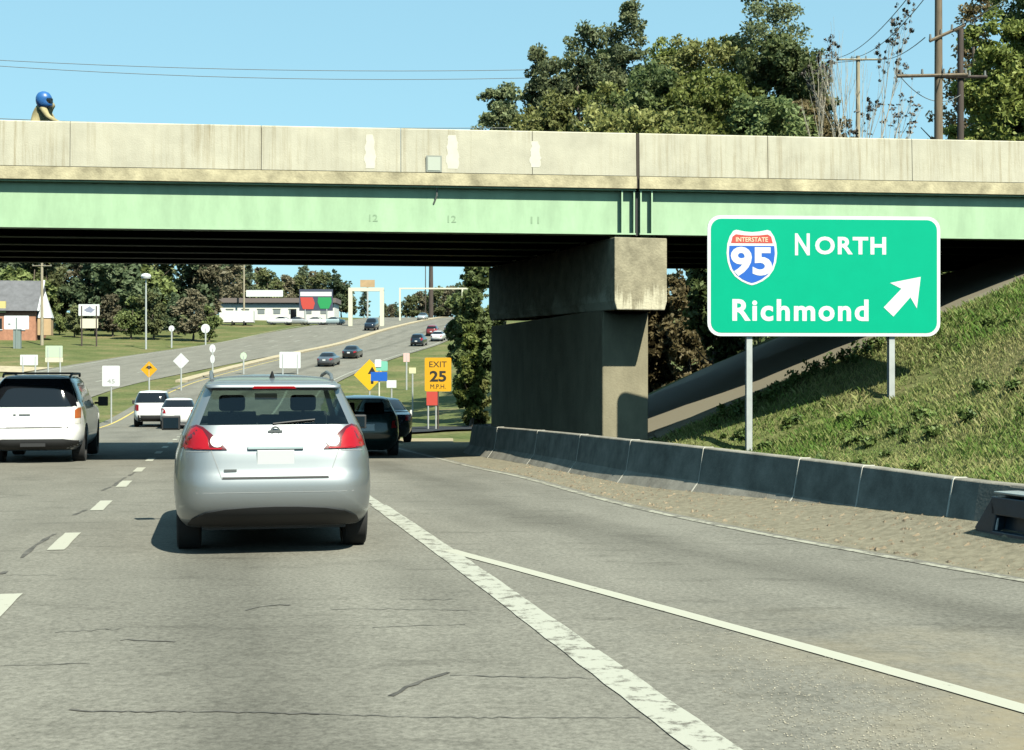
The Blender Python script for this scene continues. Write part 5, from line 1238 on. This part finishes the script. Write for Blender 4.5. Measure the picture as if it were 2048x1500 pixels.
s, z = rs('warning_sign', 'amber diamond curve sign in the median beside a white diamond', 298, 739, 104, 1.28, 1.28, M_ORG, 'diamond')
plate([(-.28, .02), (-.1, .22), (.1, .22), (.28, .02), (.12, .04), (.08, -.04), (-.08, -.04), (-.12, .04)], -.004, .003, 0, z + .06).build('curve_symbol', M_BLK, s)
rs('warning_sign', 'blank white diamond sign in the grass median', 362, 722, 108, 1.28, 1.28, M_WHITE, 'diamond')
rs('road_sign', 'large blank white sign standing in the median above the crossover roof', 580, 720, 128, 2.0, 1.55, M_WHITE, post=2)
s, z = rs('marker_sign', 'pair of small white oval plates on one post in the median', 425, 697, 122, .55, .75, M_WHITE, 'round'); plate([(.2 * math.cos(a), .4 * math.sin(a)) for a in np.linspace(0, 6.28, 13)[:-1]], -.01, .02, 0, z - .95).build('lower_plate', M_WHITE, s)
rs('marker_sign', 'tiny pale green round plate on the far median', 487, 712, 128, .6, .7, mat('pale_green', (.55, .7, .5), .6), 'round')
# left verge
s, z = rs('shop_sign', 'two stacked white sign boards on posts in front of the wood', 178, 620, 176, 2.75, 1.5, M_WHITE, post=2, postm=M_WOODD)
plate(rrect(2.3, 1.25, .1, 3), 0, .05, .03, z - 1.75).build('lower_board', mat('cream_board', (.7, .66, .5), .6), s)
plate([(-.7, 0), (-.2, .3), (.1, .5), (.5, .15), (.8, .1), (.3, -.35), (-.3, -.25)], -.006, .004, 0, z).build('emblem', mat('grey_blue', (.25, .27, .36), .6), s)
s, z = rs('shop_sign', 'white pole sign in front of the brick house', 33, 645, 168, 3.1, 1.7, M_WHITE, post=1, postm=mat('grey_post', (.22, .27, .25), .6)); MB().box((0, .3, 1.2), (.9, .4, 3.2)).build('pillar', mat('grey_post', (.22, .27, .25)), s)
plate(rrect(.3, .12, .03, 2), -.006, .004, -.9, z - .2).build('emblem', M_BLK, s)
rs('road_sign', 'white board just above the roof of the large white SUV', 58, 720, 122, 1.6, .95, M_WHITE, post=2)
s, z = rs('road_sign', 'pale green boxy board on the left verge', 108, 703, 122, 1.55, 1.05, mat('mint_board', (.52, .62, .46), .6), post=2); plate(rrect(1.6, .42, .04, 2), -.004, .05, 0, z - .75).build('lower_board', mat('cream_board', (.7, .66, .5)), s)
rs('marker_sign', 'small white round plate near the lamp post', 343, 657, 176, .75, .8, M_WHITE, 'round')
rs('marker_sign', 'white rounded board before the shops', 411, 657, 182, 1.2, 1.25, M_WHITE, 'round')
# lamp post
t, p = pole('lamp_post', 'tall grey lamp post with a round white head on the left verge', 292, 172, 556, .13, M_GALV, cat='lamp post')
H = p.z - T(p.x, 172)
MB().lathe([(.02, -.35), (.55, -.28), (.66, 0), (.5, .3), (.02, .42)], frame((0, 0, H + .2), (1, 0, 0), (0, 1, 0), (0, 0, 1)), 16).build('lamp_head', M_WHITE, t, True)
pole('utility_pole', 'wooden utility pole with crossarm beside the brick house', 84, 176, 512, .22, M_WOODP, ((1.3, -1.2, 1.3, 0),))
pole('utility_pole', 'plain pale pole behind the white shop', 488, 255, 520, .2, M_WOODP)
pole('utility_pole', 'dark thick pole on the skyline of the hill', 862, 300, 500, .55, M_WOODD)
pole('utility_pole', 'thin pole on the skyline beside the thick dark one', 851, 300, 515, .12, M_WOODD)
# cream gantry and signal arm on the hill
def portal(name, label, pxs, top, D, r_, m, overhang=0):
    a = at(pxs[0], top, D); b = at(pxs[1], top, D); t = thing(name, label, 'gantry', (a.x, D, T(a.x, D)), 0); H = a.z - T(a.x, D)
    for q in (a, b): MB().box((q.x - a.x, 0, (H + T(q.x, D) - T(a.x, D)) / 2 - .2), (r_ * 2, r_ * 2, H + .4)).build('post', m, t)
    MB().box(((b.x - a.x) / 2 + overhang / 2, 0, H), (b.x - a.x + 2 * r_ + abs(overhang), r_ * 1.8, r_ * 1.8)).build('beam', m, t)
    return t
portal('gantry', 'cream portal frame beside the road on the hill', (701, 764), 579, 236, .35, M_CREAM)
portal('signal_gantry', 'thin pale signal gantry across the road near the crest', (800, 925), 577, 262, .16, M_CREAM, 1.5)
# shops
sh = thing('shop', 'long white shop with dark roof beyond the opposite carriageway', 'building', (at(560, 650, 262).x, 262, T(at(560, 650, 262).x, 262)), 0)
MB().box((0, 0, 1.4), (22, 7, 3.6)).build('wall', M_RENDER, sh)
MB().box((0, -.2, 3.6), (22.8, 8, .9)).build('roof', mat('dark_roof', (.16, .13, .12), .8), sh)
MB().box((-2.2, -4.3, 4.9), (7.0, .2, 1.25)).build('sign_board', M_WHITE, sh)
for k in range(7):
    f_ = MB().box((-9 + k * 3.0, -3.53, 1.5), (1.3, .06, .9)).build('window', mat('shop_glass', (.22, .25, .25), .3), sh); MB().box((-9 + k * 3, -3.6, 2.02), (1.5, .1, .1)).build('frame', M_CREAM, f_)
MB().box((3.2, -3.54, .9), (1.1, .07, 2.3)).build('door', M_DGLASS, sh)
ga = thing('shop_annex', 'white box trailer parked left of the long shop', 'trailer', (at(478, 655, 236).x, 236, T(at(478, 655, 236).x, 236)), .1)
MB().box((0, 0, 1.5), (5.2, 2.4, 2.0)).build('box', M_RENDER, ga)
for x in (-1.6, 1.6):
    for s_ in (-1, 1): wheel(ga, 1.0 * s_, x, .35, .25, 14, False).rotation_euler = (0, 0, 0)
MB().box((0, 0, .5), (5.0, 2.2, .12)).build('chassis', M_BLKPL, ga)
pys = thing('price_sign', 'red and green pole sign with white top in front of the pines', 'sign', (at(632, 640, 250).x, 250, T(at(632, 640, 250).x, 250)), 0)
c = at(632, 600, 250); hz = c.z - pys.location.z
MB().box((0, .1, hz), (6.2, .3, 4.0)).build('panel', mat('panel_dark', (.05, .06, .1), .6), pys)
MB().box((0, -.07, hz + 1.1), (5.8, .06, .8)).build('white_band', M_WHITE, pys)
MB().prism([(-2.7, -.9), (-2.4, -1.7), (-.5, -1.7), (-.2, -.6), (-.6, .5), (-2.9, .5)], .06, frame((0, -.1, hz), (1, 0, 0), (0, 0, 1), (0, 1, 0))).build('red_field', M_SIGNR, pys)
MB().prism([(.3, -.4), (.8, -1.6), (2.4, -1.6), (2.9, -.4), (2.8, .5), (.4, .5)], .06, frame((0, -.1, hz), (1, 0, 0), (0, 0, 1), (0, 1, 0))).build('green_field', mat('logo_green', (.02, .3, .09), .5), pys)
for x in (-2, 2): post_to(pys, x, .1, hz - 1, 0, .18, M_GALV)
bb = thing('billboard', 'small orange billboard above the trees beyond the cream gantry', 'billboard', (at(735, 600, 300).x, 300, T(at(735, 600, 300).x, 300)), 0); c = at(736, 567, 300)
MB().box((0, 0, c.z - bb.location.z), (3.2, .3, 1.6)).build('panel', M_TAN, bb); post_to(bb, 0, .1, c.z - bb.location.z, 0, .2)
# parked cars in front of the shop
for i, (px, lb, pm) in enumerate(((560, 'white parked car nearest the shop door', WHITE), (592, 'pale silver parked car in the shop row', SILV2), (628, 'white parked car below the red and green sign', WHITE), (664, 'pale blue-grey parked car at the end of the shop row', paint('pale_blue', (.4, .5, .52), .1, .3)))):
    x = at(px, 650, 240).x; t_, b_ = vehicle('parked_car', lb, 'car', SEDAN, pm, (x, 240, T(x, 240) + .06), math.radians(80), .99, 1.36, (-1.35, 1.35), .32, group='cars parked by the shop', seg=24, detail=False)
# brick house at the left
hx = at(20, 690, 186); ho = thing('brick_house', 'brick house with grey roof and white gable trim at the edge of the wood', 'house', (hx.x, 186, T(hx.x, 186)), math.radians(8))
MB().box((-2, 3, 2.0), (11, 7, 4.4)).build('wall', M_BRICK, ho)
rf = MB(); rf.v += [(-8, -1.1, 4.0), (3.9, -1.1, 4.0), (3.9, 7.1, 4.0), (-8, 7.1, 4.0), (-8, 3, 8.4), (3.9, 3, 8.4)]; rf.f += [(0, 1, 5, 4), (2, 3, 4, 5), (0, 4, 3), (1, 2, 5), (0, 3, 2, 1)]; rfo = rf.build('roof', M_ROOF, ho)
MB().tube([(3.95, -1.15, 3.95), (3.95, 3, 8.4)], .14, 6).build('gable_trim', M_WHITE, rfo)
MB().box((4.5, 1.0, 1.9), (1.8, 1.6, 2.4)).build('porch', M_TAN, ho); pr = MB(); pr.v += [(3.5, .1, 3.1), (5.5, .1, 3.1), (5.5, 1.9, 3.1), (3.5, 1.9, 3.1), (4.5, 1, 6.8)]; pr.f += [(0, 1, 4), (1, 2, 4), (2, 3, 4), (3, 0, 4), (0, 3, 2, 1)]; pr.build('porch_roof', M_WHITE, ho)
MB().box((-1.6, -.6, 4.5), (2.4, .4, 1.6)).build('dormer', mat('yellow_trim', (.6, .5, .2), .7), rfo)
for x in (-5.5, -1.5, 1.5): w_ = MB().box((x, -.53, 2.2), (1.1, .08, 1.5)).build('window', M_DGLASS, ho); MB().box((x, -.56, 1.4), (1.3, .12, .1)).build('sill', M_WHITE, w_)

# look-alike hill trees: say which neighbour each one stands by
from collections import defaultdict
LAND = [(36, 'the white pole sign'), (84, 'the wooden utility pole'), (178, 'the stacked white boards'), (236, 'the clearing'), (292, 'the lamp post'), (343, 'the small round plate'), (411, 'the white rounded board'), (460, 'the box trailer'), (520, 'the shop sign board'), (580, 'the shop door'), (632, 'the red and green sign'), (690, 'the left gantry post'), (735, 'the orange billboard'), (764, 'the right gantry post'), (800, 'the thin signal post'), (862, 'the thick dark pole'), (920, 'the shaggy tree')]
grp = defaultdict(list)
for o in [o for o in COL.objects if o.name.startswith('hill_tree')]: grp[o['label']].append(o)
for lb, os_ in grp.items():
    if len(os_) < 2 or 'embankment' in lb: continue
    for o in os_:
        px = CX + F * o.location.x / o.location.y
        o['label'] = lb.replace(' roadside', '').replace(' spring', '') + ', by ' + min(LAND, key=lambda q: abs(q[0] - px))[1]

# ------------------------------------------------------------------ overall reflectance: keep every surface at its real-world level
KREF = 0.72
for m in bpy.data.materials:
    if not m.use_nodes: continue
    N, L = nodes(m)
    for b in [n for n in N if n.type in ('BSDF_PRINCIPLED', 'BSDF_TRANSLUCENT')]:
        c = b.inputs['Base Color' if b.type == 'BSDF_PRINCIPLED' else 'Color']
        if c.links:
            src = c.links[0].from_socket; mx = N.new('ShaderNodeMix'); mx.data_type = 'RGBA'; mx.blend_type = 'MULTIPLY'; mx.inputs[0].default_value = 1
            mx.inputs[7].default_value = (KREF, KREF, KREF, 1); L.new(src, mx.inputs[6]); L.new(mx.outputs[2], c)
        else: c.default_value = tuple(v * KREF for v in c.default_value[:3]) + (1,)
